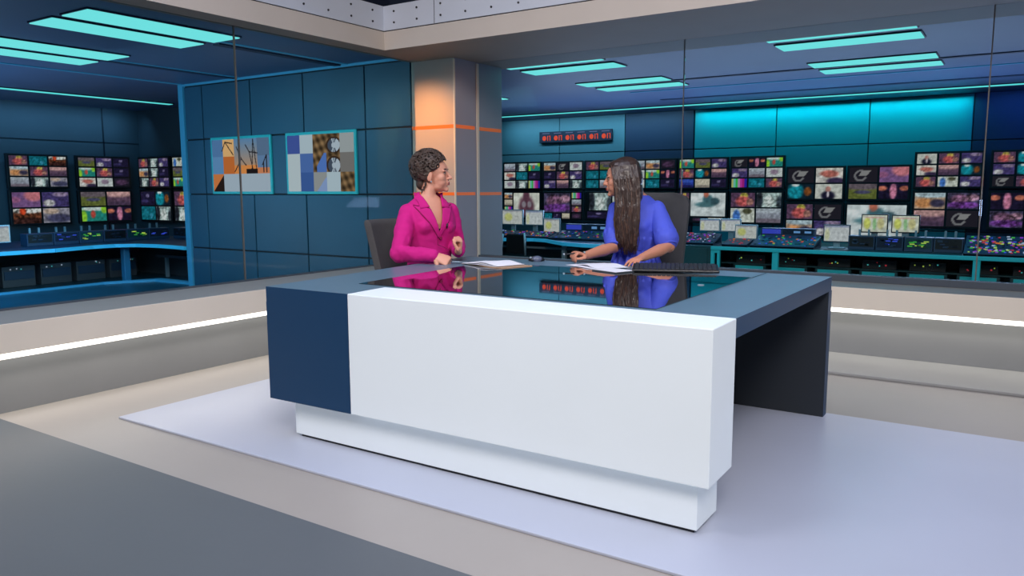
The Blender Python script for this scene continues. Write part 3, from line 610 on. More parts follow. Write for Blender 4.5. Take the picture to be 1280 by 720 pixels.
for i in range(8):
    y = 3.0 + i * .47
    t = thing('rack_unit', 'grey-blue rack unit under the left control desk, %s from the desk corner' % ordn[7 - i], 'rack unit', (-10.95, y, 0), group='rack units under the left control desk')
    obj('body', B(-11.25, -10.9, y - .2, y + .2, 0, .27), 'sill', t, bevel=.004); obj('front', B(-10.9, -10.885, y - .18, y + .18, .1, .21), 'console', t)
    obj('lamps', seeded_lamps(3, (-10.885, y - .16, .22), (0, .3, 0), (0, 0, .03), (1, 0, 0), [0, 1], .014), 'key_cyan', t, mats=['key_white'])['kind'] = 'stuff'
t = thing('cable_tray', 'dark cable tray crossing under the left control desk beside the pillar', 'cable tray', (-9.6, 6.6, 0))
obj('tray', B(-10.4, -8.95, 6.5, 6.75, .29, .33), 'sill', t); obj('post', B(-9.02, -8.98, 6.6, 6.64, 0, .29), 'chrome', t)
obj('post', B(-10.36, -10.32, 6.6, 6.64, 0, .29), 'chrome', t)
names = ('black', 'blue', 'green', 'black', 'green', 'blue', 'black', 'green'); oth = ('first', 'second', 'third', 'fourth', 'fifth', 'sixth', 'seventh', 'eighth')
for i, k in enumerate(names):
    if i < 6: module((-10.7, 4.92 + i * .335, 0), (0, 1, 0), (1, 0, 0), .325, .56, .69, k, 'equipment module with a %s face on the left control desk, %s from the left' % (k, oth[i]), 'equipment modules on the left control desk')
    else: module((-10.65 + (i - 6) * .42, 6.95, 0), (1, 0, 0), (0, -1, 0), .40, .56, .69, k, 'equipment module with a %s face on the left control desk, %s' % (k, ('second from the bright pillar', 'nearest the bright pillar')[i - 6]), 'equipment modules on the left control desk')
t = thing('computer_monitor', 'white computer monitor cut off by the left edge of the photo', 'computer monitor', (-10.45, 4.4, .53))
obj('casing', B(-10.48, -10.45, 4.2, 4.62, .61, .83), 'chrome', t, bevel=.005)
screen_obj('screen', (-10.447, 4.215, .625), (0, .39, 0), (0, 0, .19), [(0, 0, 1, 1, 'pcdoc')], t)
obj('stand', B(-10.49, -10.47, 4.38, 4.44, .53, .66), 'chrome', t)
# chair in the right-hand control room
t = thing('office_chair', 'small dark office chair with a white frame at the curved desk', 'chair', (-5.75, 8.75, 0))
obj('backrest', B(-5.90, -5.58, 8.80, 8.84, .37, .64), 'blackplastic', t, bevel=.02)
obj('back_frame', MB().tube([(-5.56, 8.74, .66), (-5.56, 8.76, .36)], .014).tube([(-5.92, 8.76, .64), (-5.95, 8.74, .34), (-6.1, 8.62, .33)], .018), 'chrome', t, smooth=True)
obj('seat', B(-5.96, -5.54, 8.36, 8.80, .29, .34), 'blackplastic', t, bevel=.02)
obj('stem', MB().cyl((-5.75, 8.58, .05), (-5.75, 8.58, .29), .025), 'chrome', t)
b = MB()
for k in range(5):
    a = k * 2 * PI / 5; b.tube([(-5.75, 8.58, .07), (-5.75 + .24 * math.cos(a), 8.58 + .24 * math.sin(a), .035)], [.022, .014], 8)
    b.ell((-5.75 + .25 * math.cos(a), 8.58 + .25 * math.sin(a), .022), (.022, .022, .022), n=8)
obj('star_base', b, 'chrome', t)
# ------------------------------------------------------------------ the news desk
t = thing('news_desk', 'large dark blue news desk with a glowing white front slab and black glass inset', 'desk', (-1.95, 3.4, .012))
DL = lambda y: -3.11 - (y - 2.51) * .094
top = [(-3.11, 2.512), (-2.566, 2.524), (-2.59, 2.80), (-.862, 2.80), (-.848, 4.40), (-3.288, 4.425)]
obj('desktop', MB().prism(top, .70, .775), 'desksheen', t, mats=['deskblue'])
o = t.children[-1]
for f in o.data.polygons:
    if abs(f.normal.z) < .5: f.material_index = 1
obj('end_block', MB().prism([(-3.112, 2.512), (-2.568, 2.524), (-2.60, 3.3), (-3.188, 3.3)], .211, .70), 'deskblue', t)
obj('light_slab', MB().prism([(-2.562, 2.521), (-.856, 2.532), (-.860, 2.797), (-2.586, 2.797)], .211, .776), 'white', t, bevel=.004)
obj('plinth', B(-3.016, -.914, 2.585, 2.80, .026, .19), 'white', t, bevel=.003)
obj('plinth_foot', B(-2.99, -.93, 2.60, 2.79, .012, .026), 'darkline', t)  # recessed foot, dark colour stands for the shade in the gap
obj('slab_gap', B(-2.99, -.93, 2.60, 2.795, .19, .211), 'white', t)
o = obj('rear_panel', B(-2.75, -.850, 4.352, 4.43, .012, .699), 'deskdark', t, bevel=.002, mats=['deskblue'])
for f in o.data.polygons:
    if f.normal.x > .5: f.material_index = 1
obj('inner_apron', B(-2.55, -.95, 2.80, 2.84, .211, .699), 'deskdark', t)
obj('glass_inset', MB().prism([(-2.79, 2.83), (-1.193, 2.839), (-1.198, 4.12), (-2.90, 4.08)], .7755, .778), 'blackglass', t)
obj('top_seam', MB().box(-1.197, -1.192, 4.12, 4.40, .7752, .7762), 'seam_or_shade_line', t)
obj('grommet', MB().cyl((-1.305, 3.655, .778), (-1.305, 3.655, .781), .016), 'chrome', t)
# things on the desk
def sheet(name, poly, z, dz, mt, label, cat, curl=0, group=None):
    o = obj(name, MB().prism(poly, z, z + dz), mt, bevel=0)
    return tag(o, label, cat, group)
sheet('folder', [(-2.97, 3.93), (-2.58, 3.80), (-2.50, 4.02), (-2.90, 4.10)], .7782, .004, 'kraft', 'tan card folder lying under the papers by the short-haired presenter', 'folder')
t = thing('script_papers', 'stack of white script papers beside the short-haired presenter', 'papers', (-2.78, 3.97, .783))
for k, (a, dx, dy) in enumerate(((-.30, 0, 0), (-.22, -.02, .01), (-.36, .03, .0))):
    b = MB(); m_ = Matrix.Translation((-2.76 + dx, 3.965 + dy, .7825 + k * .0022)) @ Matrix.Rotation(a + 0.05, 4, 'Z')
    nx = 10; 
    for s_ in range(1):
        rings = []
        for i in range(nx + 1):
            x = -.15 + .30 * i / nx; h = .006 * math.sin(PI * i / nx) ** 2 * (k + .3)
            rings.append([V(x, -.105, h), V(x, .105, h), V(x, .105, h + .0018), V(x, -.105, h + .0018)])
        b.loft(rings)
    b.xf(m_); obj('sheet', b, 'paper', t)
t = thing('script_papers', 'white script papers under the hands of the long-haired presenter', 'papers', (-2.16, 4.22, .7782))
for k, (a, dx, dy) in enumerate(((-.5, -.02, 0), (-.62, .02, .02))):
    b = MB(); m_ = Matrix.Translation((-2.16 + dx, 4.21 + dy, .7785 + k * .0025)) @ Matrix.Rotation(a, 4, 'Z')
    rings = []
    for i in range(11):
        x = -.15 + .30 * i / 10; h = .008 * math.sin(PI * i / 10) ** 2 * (k + .2)
        rings.append([V(x, -.105, h), V(x, .105, h), V(x, .105, h + .0018), V(x, -.105, h + .0018)])
    b.loft(rings); b.xf(m_); obj('sheet', b, 'paper', t)
t = thing('notebook', 'grey notebook lying between the script and the keyboard', 'notebook', (-1.93, 4.12, .7782))
obj('cover', MB().prism([(-2.07, 3.98), (-1.88, 3.90), (-1.83, 4.05), (-2.01, 4.12)], .7782, .7845), 'bezelgrey', t); obj('pages', MB().prism([(-2.065, 3.987), (-1.885, 3.908), (-1.838, 4.044), (-2.012, 4.112)], .7845, .7865), 'paper', t)
t = thing('keyboard', 'black computer keyboard lying on the desk before the long-haired presenter', 'keyboard', (-1.655, 4.205, .7782), rz=math.atan2(.33, .42) - .28)
Wk = W[t]
def loc(b): return b.xf(Wk)
obj('case', loc(MB().loft([[V(-.24, -.09, .002), V(.24, -.09, .002), V(.24, -.09, .014), V(-.24, -.09, .014)], [V(-.24, .09, .002), V(.24, .09, .002), V(.24, .09, .034), V(-.24, .09, .034)]])), 'blackplastic', t, bevel=.004)
b = MB()
for r_ in range(6):
    for c_ in range(18):
        x = -.225 + c_ * .0252; y = -.074 + r_ * .0265; z = .014 + (y + .09) / .18 * .02
        b.obox(V(x, y, z), V(.021, 0, 0), V(0, .021, .0023), V(0, 0, .006))
obj('keys', loc(b), 'keycap', t)['kind'] = 'stuff'
for x in (-.19, .19): obj('foot', loc(B(x - .02, x + .02, .06, .075, 0, .004)), 'keycap', t)
t = thing('computer_mouse', 'grey computer mouse on the desk between the presenters', 'mouse', (-2.66, 4.33, .7785))
b = MB(); b.ell((-2.66, 4.33, .784), (.055, .033, .026), rot=Matrix.Rotation(.6, 3, 'Z'), n=20)
for v in b.b.verts: v.co.z = max(v.co.z, .7785)
obj('body', b, 'blackplastic', t, smooth=True)
b = MB(); b.ell((-2.652, 4.322, .787), (.038, .024, .026), rot=Matrix.Rotation(.6, 3, 'Z'), n=20); obj('palm_shell', b, 'mouseblue', t, smooth=True)
b = MB(); b.cyl((-2.69, 4.305, .80), (-2.684, 4.297, .80), .008); obj('wheel', b, 'chrome', t)
# ------------------------------------------------------------------ studio chairs
def studio_chair(name, label, cx, cy, face, zt, wd, m, rnd, lean=.1, zb=.60):
    """face: heading the sitter looks along"""
    t = thing(name, label, 'chair', (cx, cy, 0), face - PI / 2, group=None)
    Wc = W[t]
    L = lambda b: b.xf(Wc)
    rings = []; nz = 22; nu = 16
    for i in range(nz + 1):
        q = i / nz; z = zb + (zt - zb) * q
        e = 1 if q < 1 - rnd else math.sqrt(max(0.0, 1 - ((q - (1 - rnd)) / rnd) ** 2)) * .35 + .65 if q < 1 else .62
        if rnd < .05: e = 1
        if q < .12: e *= .82 + .18 * math.sqrt(1 - ((.12 - q) / .12) ** 2)
        hw = wd / 2 * e * (.86 + .14 * q); yb = -.25 - lean * q
        th = .028 * (1 if 0 < i < nz else .45); ring = []
        for k in range(nu + 1): u = -1 + 2 * k / nu; ring.append(V(hw * u, yb + .05 * u * u - th, z))
        for k in range(nu + 1): u = 1 - 2 * k / nu; ring.append(V(hw * u * .985, yb + .05 * u * u + th, z))
        rings.append(ring)
    obj('backrest', L(MB().loft(rings)), m, t, smooth=True, bevel=.006)
    rings = []
    for z, e in ((.46, .86), (.475, .97), (.50, 1), (.53, 1), (.548, .95), (.555, .8)):
        rings.append([V(.25 * e * math.copysign(abs(math.cos(a)) ** .6, math.cos(a)), .24 * e * math.copysign(abs(math.sin(a)) ** .6, math.sin(a)), z) for a in [2 * PI * k / 28 for k in range(28)]])
    obj('seat', L(MB().loft(rings)), m, t, smooth=True)
    obj('back_support', L(MB().tube([(0, -.1, .45), (0, -.27, .47), (0, -.31, .70)], [.02, .025, .02], 8, flat=1.4)), 'blackplastic', t, smooth=True)
    obj('gas_lift', L(MB().cyl((0, 0, .08), (0, 0, .46), .028)), 'chrome', t, smooth=True)
    for k in range(5):
        a = k * 2 * PI / 5 + .3; c_, s_ = math.cos(a), math.sin(a)
        lg = obj('star_leg', L(MB().tube([(0.02 * c_, .02 * s_, .10), (.29 * c_, .29 * s_, .065)], [.026, .016], 8)), 'blackplastic', t, smooth=True)
        obj('caster', L(MB().ell((.29 * c_, .29 * s_, .028 + (0)), (.024, .024, .028), n=10)), 'blackplastic', lg, smooth=True)
    return t
# ------------------------------------------------------------------ people
from mathutils.bvhtree import BVHTree
def at(px, py, d):   # a point seen in the photo, at distance d along the view direction
    r = fw + rx * ((px - 640) / FPX) - up * ((py - 360) / FPX); return CAM + r * d
def remesh(name, mb, m, parent, vox, smooth=3, fac=.5, noise_amp=0, nsc=18, cut=None, mats=None):
    me = bpy.data.meshes.new(name); mb.b.to_mesh(me); mb.b.free()
    o = bpy.data.objects.new(name, me); COL.objects.link(o)
    r = o.modifiers.new('r', 'REMESH'); r.mode = 'VOXEL'; r.voxel_size = vox
    s = o.modifiers.new('s', 'SMOOTH'); s.iterations = smooth; s.factor = fac
    bpy.context.view_layer.update()
    ev = o.evaluated_get(bpy.context.evaluated_depsgraph_get()); me2 = bpy.data.meshes.new_from_object(ev)
    o.modifiers.clear(); o.data = me2; bpy.data.meshes.remove(me); me2.name = name
    b = bmesh.new(); b.from_mesh(me2); b.normal_update()
    if noise_amp:
        ds = [(v, v.normal.copy() * (noise.noise(v.co * nsc) + .5 * noise.noise(v.co * nsc * 2.3)) * noise_amp) for v in b.verts]
        for v, d in ds: v.co += d
    if cut:
        bmesh.ops.delete(b, geom=[f for f in b.faces if cut(f.calc_center_median(), f.normal)], context='FACES')
    Wp = W.get(parent, Matrix.Identity(4)) if parent else Matrix.Identity(4)
    b.transform(Wp.inverted()); b.to_mesh(me2); b.free()
    me2.materials.clear()
    for x in [m] + (mats or []): me2.materials.append(M[x])
    me2.shade_smooth(); o.parent = parent; W[o] = Wp
    return o
def bvh_of(o):
    Wp = W[o]; b = bmesh.new(); b.from_mesh(o.data); b.transform(Wp); t = BVHTree.FromBMesh(b); b.free(); return t
def frame(fwd, upv=(0, 0, 1)):
    f = Vector(fwd).normalized(); u = Vector(upv); x = f.cross(u).normalized(); u = x.cross(f)
    return Matrix((x, f, u)).transposed()   # columns: right, forward, up
def head_parts(mb, c, rot, s=1.0, nose=1.0):
    """head with face, in local cm-like coordinates: +Y forward, +Z up, origin between the eyes inside the skull"""
    T = Matrix.Translation(c) @ rot.to_4x4() @ Matrix.Scale(s, 4)
    def e(p, r, rr=None, n=20): mb.ell(T @ Vector(p), [x * s for x in r], rot=(rot if rr is None else rot @ rr), n=n)
    e((0, -.018, .035), (.074, .094, .086)); e((0, .028, .018), (.066, .062, .070)); e((0, .034, -.035), (.056, .052, .072))
    e((0, .040, -.080), (.042, .046, .034)); e((0, .078, -.098), (.019, .017, .016))
    for k in (-1, 1):
        e((.033 * k, .052, -.028), (.030, .032, .032)); e((.030 * k, .050, -.055), (.027, .034, .032)); e((.030 * k, .030, -.078), (.022, .040, .024), n=16)
        e((.030 * k, .078, .014), (.026, .010, .007), n=12)
        e((.078 * k, -.004, -.020), (.007, .017, .031), Matrix.Rotation(-.25, 3, 'X'), 14); e((.076 * k, .0, -.043), (.006, .009, .010), n=10)
        e((.011 * k, .096, -.034), (.009, .010, .007), n=10)
    p0, p1, p2 = T @ V(0, .084, .010), T @ V(0, .098 * nose, -.012), T @ V(0, .110 * nose, -.030)
    mb.caps([p0, p1, p2], [.008 * s, .0095 * s, .0105 * s], 12)
    e((0, .086, -.055), (.020, .012, .014), n=14); e((0, .0925, -.0585), (.019, .0075, .0045), n=12); e((0, .091, -.0690), (.016, .0075, .0055), n=12)
    e((0, .075, .030), (.040, .012, .022), n=14)
    return T
def face_details(T, rot, s, parent, skin):
    for k in (-1, 1):
        e = obj('eye', MB().ell(T @ V(.030 * k, .0735, .0), [.0115 * s, .0100 * s, .0062 * s], rot=rot, n=14), 'eyew', parent, smooth=True)
        obj('iris', MB().ell(T @ V(.030 * k, .0815, .0), [.0062 * s, .0032 * s, .0056 * s], rot=rot, n=12), 'eyed', e, smooth=True)
        obj('upper_lash', MB().tube([T @ V((.030 + q * .0145) * k, .083 - abs(q) * .006, .0075 - q * q * .004) for q in (-1, -.5, 0, .5, 1)], .0022 * s, 6), 'eyed', e, smooth=True)
        obj('eyebrow', MB().tube([T @ V((.030 + q * .019) * k, .0875 - max(0, q) * .011 - (q < 0) * .001, .0215 + .003 * (1 - q * q)) for q in (-1, -.5, 0, .5, 1)], [.0018 * s, .0032 * s, .0034 * s, .003 * s, .0015 * s], 6), 'brow', parent, smooth=True)
    lp = MB(); lp.ell(T @ V(0, .0975, -.0585), [.0185 * s, .0052 * s, .0038 * s], rot=rot, n=14); lp.ell(T @ V(0, .0958, -.0685), [.0155 * s, .0055 * s, .0048 * s], rot=rot, n=14)
    obj('lips', lp, 'lips', parent, smooth=True)
def hand(mb, wrist, d, pn, side, curl=.3, thumb=.5, spread=.1, s=1.0, curls=None):
    """wrist point, d: direction of the hand, pn: direction the palm faces, side: +1 thumb to the right of (d x pn)"""
    d = Vector(d).normalized(); pn = Vector(pn); pn = (pn - d * pn.dot(d)).normalized(); x = d.cross(pn).normalized() * side  # x towards the thumb side
    w0 = Vector(wrist); P_ = lambda a, b, c: w0 + x * (a * s) + d * (b * s) + pn * (c * s)
    rings = []
    for yy, hw, ht in ((-.01, .026, .019), (.015, .030, .018), (.045, .037, .0165), (.075, .040, .014), (.088, .037, .011)):
        rings.append([P_(hw * math.cos(a), yy, ht * math.sin(a)) for a in [2 * PI * k / 16 for k in range(16)]])
    mb.loft(rings)
    L = ((.030, .072, .0088), (.0105, .080, .0090), (-.0095, .076, .0086), (-.029, .060, .0078))
    for i, (a, ln, r) in enumerate(L):
        c_ = (curls[i] if curls else curl); p = P_(a, .080, 0); ang = .15 * c_; pts = [P_(a * .9, .055, 0), p]; sp = (1.5 - i) * spread * .5
        for q, fr in enumerate((.45, .30, .25)):
            ang += c_ * (1.0, 1.15, .8)[q]
            dirv = (d * math.cos(ang) + pn * math.sin(ang)) + x * sp * math.cos(ang)
            pts.append(pts[-1] + dirv * ln * fr * s)
        mb.caps(pts, [r * s, r * s, r * .95 * s, r * .88 * s, r * .74 * s], 10)
    b0 = P_(.022, .012, .004); t1 = P_(.048, .038, .010 + .012 * thumb); t2 = P_(.056 - .018 * thumb, .066, .016 + .022 * thumb); t3 = P_(.056 - .034 * thumb, .088, .018 + .026 * thumb)
    mb.caps([b0, t1, t2, t3], [.014 * s, .0125 * s, .0100 * s, .0078 * s], 10)
def ring(c, sx, fx, hw, ht, z, n=36, e=1.0):
    """horizontal superellipse ring: sx side axis, fx front axis"""
    out = []
    for k in range(n):
        a = 2 * PI * k / n; ca, sa = math.cos(a), math.sin(a)
        out.append(Vector((c.x, c.y, z)) + sx * (hw * math.copysign(abs(ca) ** e, ca)) + fx * (ht * math.copysign(abs(sa) ** e, sa)))
    return out
def torso(mb, c, sx, fx, rows, lean=0):
    rings = []
    for z, off, hw, ht in rows: rings.append(ring(c + fx * off, sx, fx, hw, ht, z))
    mb.loft(rings)
def ribbon(mb, bv, pts, fx, hw, off, th):
    """strip laid on a surface: pts are world points, dropped on the surface along -fx"""
    pass
def drop(bv, p, fx, off):
    h = bv.ray_cast(p + fx * .5, -fx)
    return (h[0] + h[1] * off) if h[0] is not None else p
def patch(bv, poly_fn, nu, nv, fx, off, th, name, m, parent, smooth=True):
    """poly_fn(u,v)-> world point; grid is dropped onto the surface, then thickened"""
    g = [[drop(bv, poly_fn(i / nu, j / nv), fx, off) for i in range(nu + 1)] for j in range(nv + 1)]
    mb = MB(); a = [[mb.b.verts.new(p) for p in r] for r in g]; b2 = [[mb.b.verts.new(p - fx * th) for p in r] for r in g]
    for j in range(nv):
        for i in range(nu):
            mb._f([a[j][i], a[j][i + 1], a[j + 1][i + 1], a[j + 1][i]]); mb._f([b2[j][i], b2[j + 1][i], b2[j + 1][i + 1], b2[j][i + 1]])
    for j in range(nv):
        mb._f([a[j][0], a[j + 1][0], b2[j + 1][0], b2[j][0]]); mb._f([a[j][nu], b2[j][nu], b2[j + 1][nu], a[j + 1][nu]])
    for i in range(nu):
        mb._f([a[0][i], b2[0][i], b2[0][i + 1], a[0][i + 1]]); mb._f([a[nv][i], a[nv][i + 1], b2[nv][i + 1], b2[nv][i]])
    bmesh.ops.recalc_face_normals(mb.b, faces=mb.b.faces[:])
    return obj(name, mb, m, parent, smooth=smooth)
AX = V(.835, .550, 0); DX = V(-.550, .835, 0)          # across and along the view, on the ground
# ================= presenter with short curly hair, magenta jacket
c1 = at(537, 300, 5.30); c1.z = 0
s1 = (AX * .84 + DX * .54).normalized(); f1 = (AX * .54 - DX * .84).normalized()   # s1: towards the far shoulder, f1: the chest faces this way
p1_ = thing('person', 'seated short-haired woman in a magenta jacket at the left end of the news desk', 'person', (c1.x, c1.y, 0))
nb = c1 + V(0, 0, 1.195)
hc = at(541.5, 217, 5.27)
hr = frame(AX * .985 - DX * .13 + V(0, 0, .02)); HS = 1.10
shn, shf = c1 - s1 * .158 + V(0, 0, 1.10), c1 + s1 * .158 + V(0, 0, 1.105)
eln, elf = at(499, 317, 5.04), at(590, 318, 5.26) - V(0, 0, 0)
elf = c1 + s1 * .20 + f1 * .02 + V(0, 0, .86)
wrn, wrf = at(544, 320, 4.93), at(573, 314, 5.00)
sk = MB(); T1 = head_parts(sk, hc, hr, HS)
sk.tube([hc + hr @ V(0, -.022, -.05), c1 + f1 * -.01 + V(0, 0, 1.215), c1 - f1 * .01 + V(0, 0, 1.13)], [.052, .050, .07], 18)
torso(sk, c1, s1, f1, [(.50, 0, .15, .10), (.62, 0, .15, .105), (.80, 0, .125, .095), (.93, 0, .14, .10), (1.02, .005, .15, .105), (1.10, -.002, .155, .09), (1.155, -.005, .13, .07), (1.19, -.01, .085, .055), (1.215, -.01, .05, .045)])
for a, b_, cc in ((shn, eln, wrn), (shf, elf, wrf)): sk.caps([a, b_, cc], [.042, .036, .025], 14)
hand(sk, wrn, (at(556, 323, 4.92) - wrn) + V(0, 0, -.01), DX * .6 + V(0, 0, -.7), -1, s=1.12, curls=(.55, 1.0, 1.15, 1.2), thumb=.8)
hand(sk, wrf, V(0, 0, .75) + AX * .12 - DX * .3, -AX * .75 - DX * .3, 1, s=1.05, curls=(1.05, 1.25, 1.35, 1.4), thumb=1.15)
hipn, hipf = c1 - s1 * .08 + V(0, 0, .56), c1 + s1 * .08 + V(0, 0, .56)
for h, q in ((hipn, -.08), (hipf, .08)):
    kn = c1 + s1 * q * 1.3 + f1 * .40 + V(0, 0, .56); an = kn + f1 * .02 + V(0, 0, -.46)
    sk.caps([h, kn, an], [.07, .05, .034], 14); sk.caps([an, an + f1 * .12 + V(0, 0, -.045)], [.035, .028], 12)
body1 = remesh('body', sk, 'skin', p1_, .0048, 4)
face_details(T1, hr, HS, p1_, 'skin')
# trousers and shoes
tr = MB(); torso(tr, c1, s1, f1, [(.47, 0, .165, .13), (.56, 0, .168, .13), (.66, 0, .15, .12), (.70, 0, .13, .11)])
sh = MB()
for h, q in ((hipn, -.08), (hipf, .08)):
    kn = c1 + s1 * q * 1.3 + f1 * .40 + V(0, 0, .56); an = kn + f1 * .02 + V(0, 0, -.42); tr.caps([h, kn, an], [.086, .064, .052], 16)
    an = an + V(0, 0, -.06); sh.caps([an + V(0, 0, -.02), an + f1 * .13 + V(0, 0, -.045)], [.040, .032], 14)
remesh('trousers', tr, 'blacktop', p1_, .008, 3); remesh('shoes', sh, 'blackplastic', p1_, .006, 2)
# black top under the jacket
bt = MB(); torso(bt, c1, s1, f1, [(.68, 0, .135, .105), (.80, 0, .132, .102), (.93, 0, .147, .107), (.985, .005, .155, .112)])
remesh('black_top', bt, 'blacktop', p1_, .007, 2)
jk = MB()
torso(jk, c1, s1, f1, [(.60, 0, .185, .15), (.68, 0, .178, .145), (.78, 0, .152, .122), (.86, 0, .158, .124), (.94, .004, .172, .132), (1.0, .010, .182, .140), (1.05, .008, .186, .134), (1.10, 0, .182, .118), (1.14, -.004, .165, .098), (1.165, -.008, .132, .082), (1.195, -.012, .088, .068), (1.225, -.018, .074, .062)])
for k in (-1, 1): jk.ell(c1 + s1 * .075 * k + f1 * .085 + V(0, 0, 1.0), (.062, .062, .06), n=16)
jk.caps([shn + V(0, 0, -.005), (shn + eln) / 2 + f1 * .004, eln, eln.lerp(wrn, .5), wrn.lerp(eln, .06)], [.058, .064, .062, .052, .046], 18)
jk.caps([shf + V(0, 0, -.005), (shf + elf) / 2, elf, elf.lerp(wrf, .5), wrf.lerp(elf, .12)], [.058, .060, .058, .050, .044], 18)
for q in (.30, .42, .56, .70): # creases on the near sleeve
    p = shn.lerp(eln, q); jk.ell(p, (.066, .066, .010), rot=Matrix.Rotation(.5 + q, 3, 'X'), n=16)
for q in (.12, .25, .42, .6): jk.ell(eln.lerp(wrn, q), (.011, .058 - q * .01, .058 - q * .01), rot=Matrix.Rotation(.6, 3, 'Z'), n=16)
def inV(p, top=1.30, apex=.955, slope=.34):
    q = p - c1; s_ = q.dot(s1); f_ = q.dot(f1)
    return f_ > .0 and p.z > apex and abs(s_) < (p.z - apex) * .29
def cut1(p, n):
    q = p - c1; s_ = q.dot(s1); f_ = q.dot(f1); r_ = (q - f1 * f_).xy.length
    if p.z > 1.205 and math.hypot(s_, f_ + .018) < .066: return True
    return inV(p) or (p - wrn).length < .026 or (p - wrf).length < .030
# shoulders / jacket
full = None
jm = MB()
me_t = bpy.data.meshes.new('tmp'); jk.b.to_mesh(me_t); jm.b.from_mesh(me_t); bpy.data.meshes.remove(me_t)
jkf = remesh('jacket_full', jm, 'magenta', None, .006, 5)
bvj = bvh_of(jkf); bpy.data.objects.remove(jkf)
jacket = remesh('jacket', jk, 'magenta', p1_, .006, 5, noise_amp=.0055, nsc=15, cut=cut1)
J = lambda s_, z: c1 + s1 * s_ + V(0, 0, z)
def lerp(a, b, t): return a + (b - a) * t
for k in (-1, 1):
    def lap(u, v, k=k):   # lower lapel, v up from the button
        z = lerp(.935, 1.115, v); inner = (z - .955) * .29 - .003; inner = max(inner, -.002); outer = inner + .006 + .088 * min(1, v * 1.02) ** .9
        zz = z + u * (.030 * v - .01)
        return J(k * lerp(inner, outer, u), zz)
    def col(u, v, k=k):   # collar above the notch
        z = lerp(1.125, 1.215, v); inner = (z - .955) * .29 - .004; outer = inner + lerp(.062, .035, v)
        return J(k * lerp(inner, min(outer, .118), u), z - u * (.012 - .022 * v))
    L_ = patch(bvj, lap, 8, 16, f1, .0085, .008, 'lapel', 'magenta', jacket)
    K_ = patch(bvj, col, 6, 8, f1, .0085, .008, 'collar', 'magenta', jacket)
    obj('seam_or_shade_line', MB().tube([drop(bvj, lap(1.03, v / 12), f1, .004) for v in range(13)], .0026, 6), 'magdark', L_, smooth=True)  # dark tube along the lapel edge, standing in for its shadow line
    obj('seam_or_shade_line', MB().tube([drop(bvj, lap(u / 5, 1.03), f1, .004) for u in range(6)], .0028, 6), 'magdark', L_, smooth=True)  # shadow line of the lapel's upper edge, drawn as a dark tube
bp = drop(bvj, J(.012, .925), f1, .004)
obj('button', MB().cyl(bp, bp + f1 * .007, .011), 'magdark', jacket, smooth=False)
obj('front_seam', MB().tube([drop(bvj, J(-.004, z_), f1, .001) for z_ in [.94 - i * .03 for i in range(9)]], .0022, 6), 'magdark', jacket, smooth=True)
mp = drop(bvj, J(.052, .995), f1, .012)
tag(obj('microphone', MB().caps([mp, mp + V(0, 0, .022) + f1 * .006], [.0055, .0065], 10), 'blackplastic', smooth=True), 'tiny black clip microphone on the magenta lapel', 'microphone')
obj('earring', MB().ell(T1 @ V(.080, .004, -.050), (.0055, .0055, .0055), n=10), 'chrome', p1_, smooth=True)
# short curly hair: scalp cap and many curls
hb = MB()
def he(p, r, n=18): hb.ell(T1 @ Vector(p), [x * HS for x in r], rot=hr, n=n)
he((0, -.032, .046), (.081, .092, .082)); he((0, .010, .078), (.062, .056, .042)); he((0, -.075, .0), (.068, .042, .072)); he((0, -.075, -.055), (.052, .036, .045))
for k in (-1, 1): he((.072 * k, -.038, .012), (.016, .045, .052)); he((.070 * k, .012, .046), (.014, .030, .034), 14)
rr = random.Random(3); n_ = 0; cb = MB()
while n_ < 340:
    th = rr.uniform(0, 2 * PI); ph = math.acos(rr.uniform(-.62, 1)); dv = V(math.sin(ph) * math.cos(th), math.sin(ph) * math.sin(th), math.cos(ph))
    p = V(0, -.030, .042) + V(dv.x * .089, dv.y * .104, dv.z * .098)
    if p.y > .040 and p.z < .082: continue
    if p.y > -.022 and p.z < .040 and abs(p.x) > .03: continue
    if p.y > .0 and p.z < .0: continue
    if p.z < -.02 and p.y > -.04: continue
    n_ += 1; R_ = rr.uniform(.012, .020); a1 = dv.orthogonal().normalized(); a2 = dv.cross(a1); ph0 = rr.uniform(0, 6)
    pts = [p + (a1 * math.cos(ph0 + t * 1.05) + a2 * math.sin(ph0 + t * 1.05)) * R_ + dv * (t * .003 + .001) for t in range(6)]
    (cb if n_ % 2 else hb).tube([T1 @ q for q in pts], [.0025 * HS, .0042 * HS, .005 * HS, .0048 * HS, .004 * HS, .002 * HS], 7)
for q in ((.066, -.034, -.058), (.060, -.045, -.082), (.050, -.06, -.098)): hb.caps([T1 @ Vector(q), T1 @ (Vector(q) + V(.004, -.002, -.02))], [.009, .005], 8)
hair1_ = remesh('hair', hb, 'hair1', p1_, .0036, 1, .4, noise_amp=.0016, nsc=90)
obj('curls', cb, 'hair1', hair1_, smooth=True)['kind'] = 'stuff'
studio_chair('swivel_chair', 'grey square-backed swivel chair behind the short-haired presenter', (c1 - f1 * .08).x, (c1 - f1 * .08).y, math.atan2((f1 * .55 + AX * .5).y, (f1 * .55 + AX * .5).x), 1.04, .52, 'chairgrey', .03, lean=.09, zb=.58)
pn0, pn1 = at(566, 323, 4.93), at(583, 325, 4.96)
pn0.z = .79; pn1.z = .786
tag(obj('pen', MB().caps([pn0, pn1], [.004, .003], 8), 'chrome', smooth=True), 'clear pen lying beside the hand of the magenta-jacketed presenter', 'pen')
